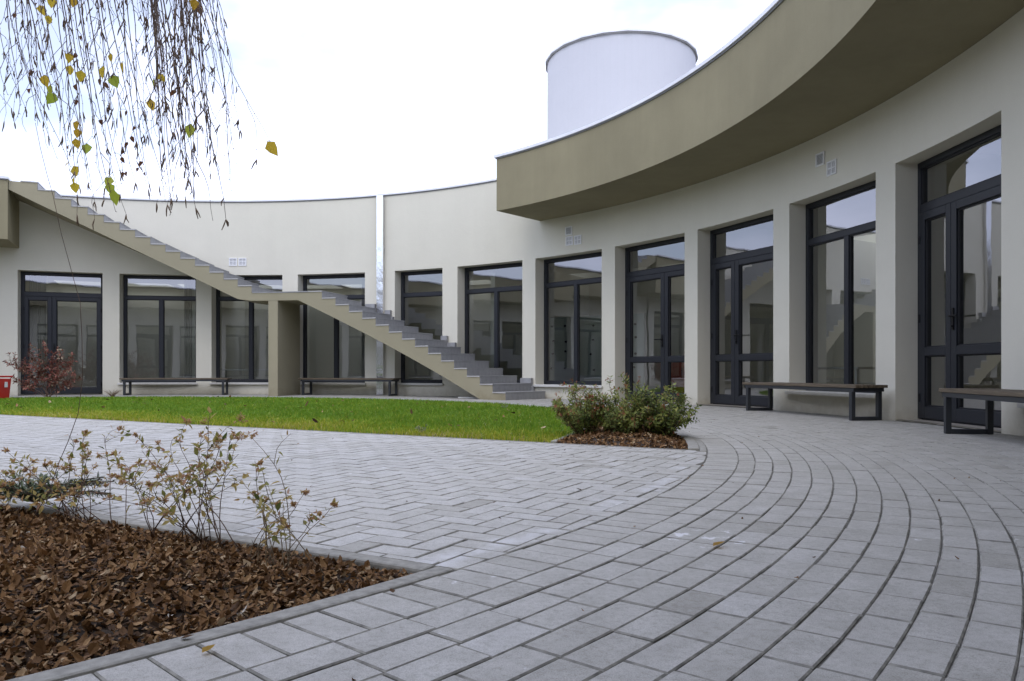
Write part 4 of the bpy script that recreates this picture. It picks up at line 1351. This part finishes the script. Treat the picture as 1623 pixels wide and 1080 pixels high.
def room_pos(a, d): return P(R + d, a, .013)
cb = tag(empty('climbing_board', room_pos(40.6, 2.0), -radians(36)), 'pale green board dotted with dark climbing holds seen through the window', 'climbing board')
b = MB(); b.box(-1.25, 1.25, 0, .05, 0, 1.75); b.build('panel', simple('board_paint', (.56, .62, .56), .6, scale=2, var=.05), cb)
rr = random.Random(4)
for i in range(7):
    for j in range(5):
        b = MB(); x, z = -1.05 + i * .35 + rr.gauss(0, .03), .25 + j * .33 + rr.gauss(0, .03)
        b.tube([(x, 0, z), (x, -.035, z), (x, -.05, z)], [.026, .022, .010], 8)
        b.build('hold', M['frame'], cb)
cab = tag(empty('orange_cabinet', room_pos(53.2, 1.5), -radians(50)), 'low orange cabinet inside behind the glazed door', 'cabinet')
b = MB(); b.box(-.5, .5, 0, .4, .06, .8); bevel(b.build('carcass', M['orange'], cab), .006)
for x in (-.249, .249):
    b = MB(); b.box(x - .243, x + .243, -.019, -.001, .08, .785); f_ = bevel(b.build('cabinet_door', M['orange'], cab), .004)
    b = MB(); b.tube([(x * .25, -.04, .45), (x * .25, -.04, .6)], .006, 6); b.build('pull', M['handle'], f_)
for (a, lab) in ((71.6, 'white low table standing inside behind the window above the bench'), (0.6, 'white low table inside behind the window left of the stair pier')):
    tb = tag(empty('low_table', room_pos(a, .9), -radians(a)), lab, 'table')
    b = MB(); b.box(-.75, .75, -.3, .3, .55, .58); bevel(b.build('table_top', M['white'], tb), .004)
    for x in (-.68, .68):
        for y in (-.25, .25):
            b = MB(); b.box(x - .02, x + .02, y - .02, y + .02, 0, .549); b.build('leg', M['white'], tb)
def curtain(a, off, wd, lab):
    rr = random.Random(int(a * 10) + int(off * 100)); b = MB(); n = 40
    for i in range(n):
        x0, x1 = -wd / 2 + wd * i / n, -wd / 2 + wd * (i + 1) / n
        y0, y1 = .035 * sin(i * 1.15), .035 * sin((i + 1) * 1.15)
        b.poly([(x0, y0, .05), (x1, y1, .05), (x1, y1, 2.75), (x0, y0, 2.75)])
    p = P(R + .62, a); ar = radians(a)
    o = b.build('curtain', M['curtain'], None, (p[0] + cos(ar) * off, p[1] - sin(ar) * off, .0), -ar, True)
    tag(o, lab, 'curtain')
M['curtain'] = simple('curtain_cloth', (.60, .58, .52), .9, scale=3, var=.05)
curtain(-8.75, .62, .42, 'pale curtain drawn aside in the window above the bench left of the pier')
curtain(12.91, .66, .38, 'pale curtain drawn aside in the window right of the stair pier')
curtain(-19.52, -.60, .34, 'pale curtain behind the narrow leaf of the far glazed door')
curtain(34.41, .60, .4, 'pale curtain in the window above the foot of the stair')
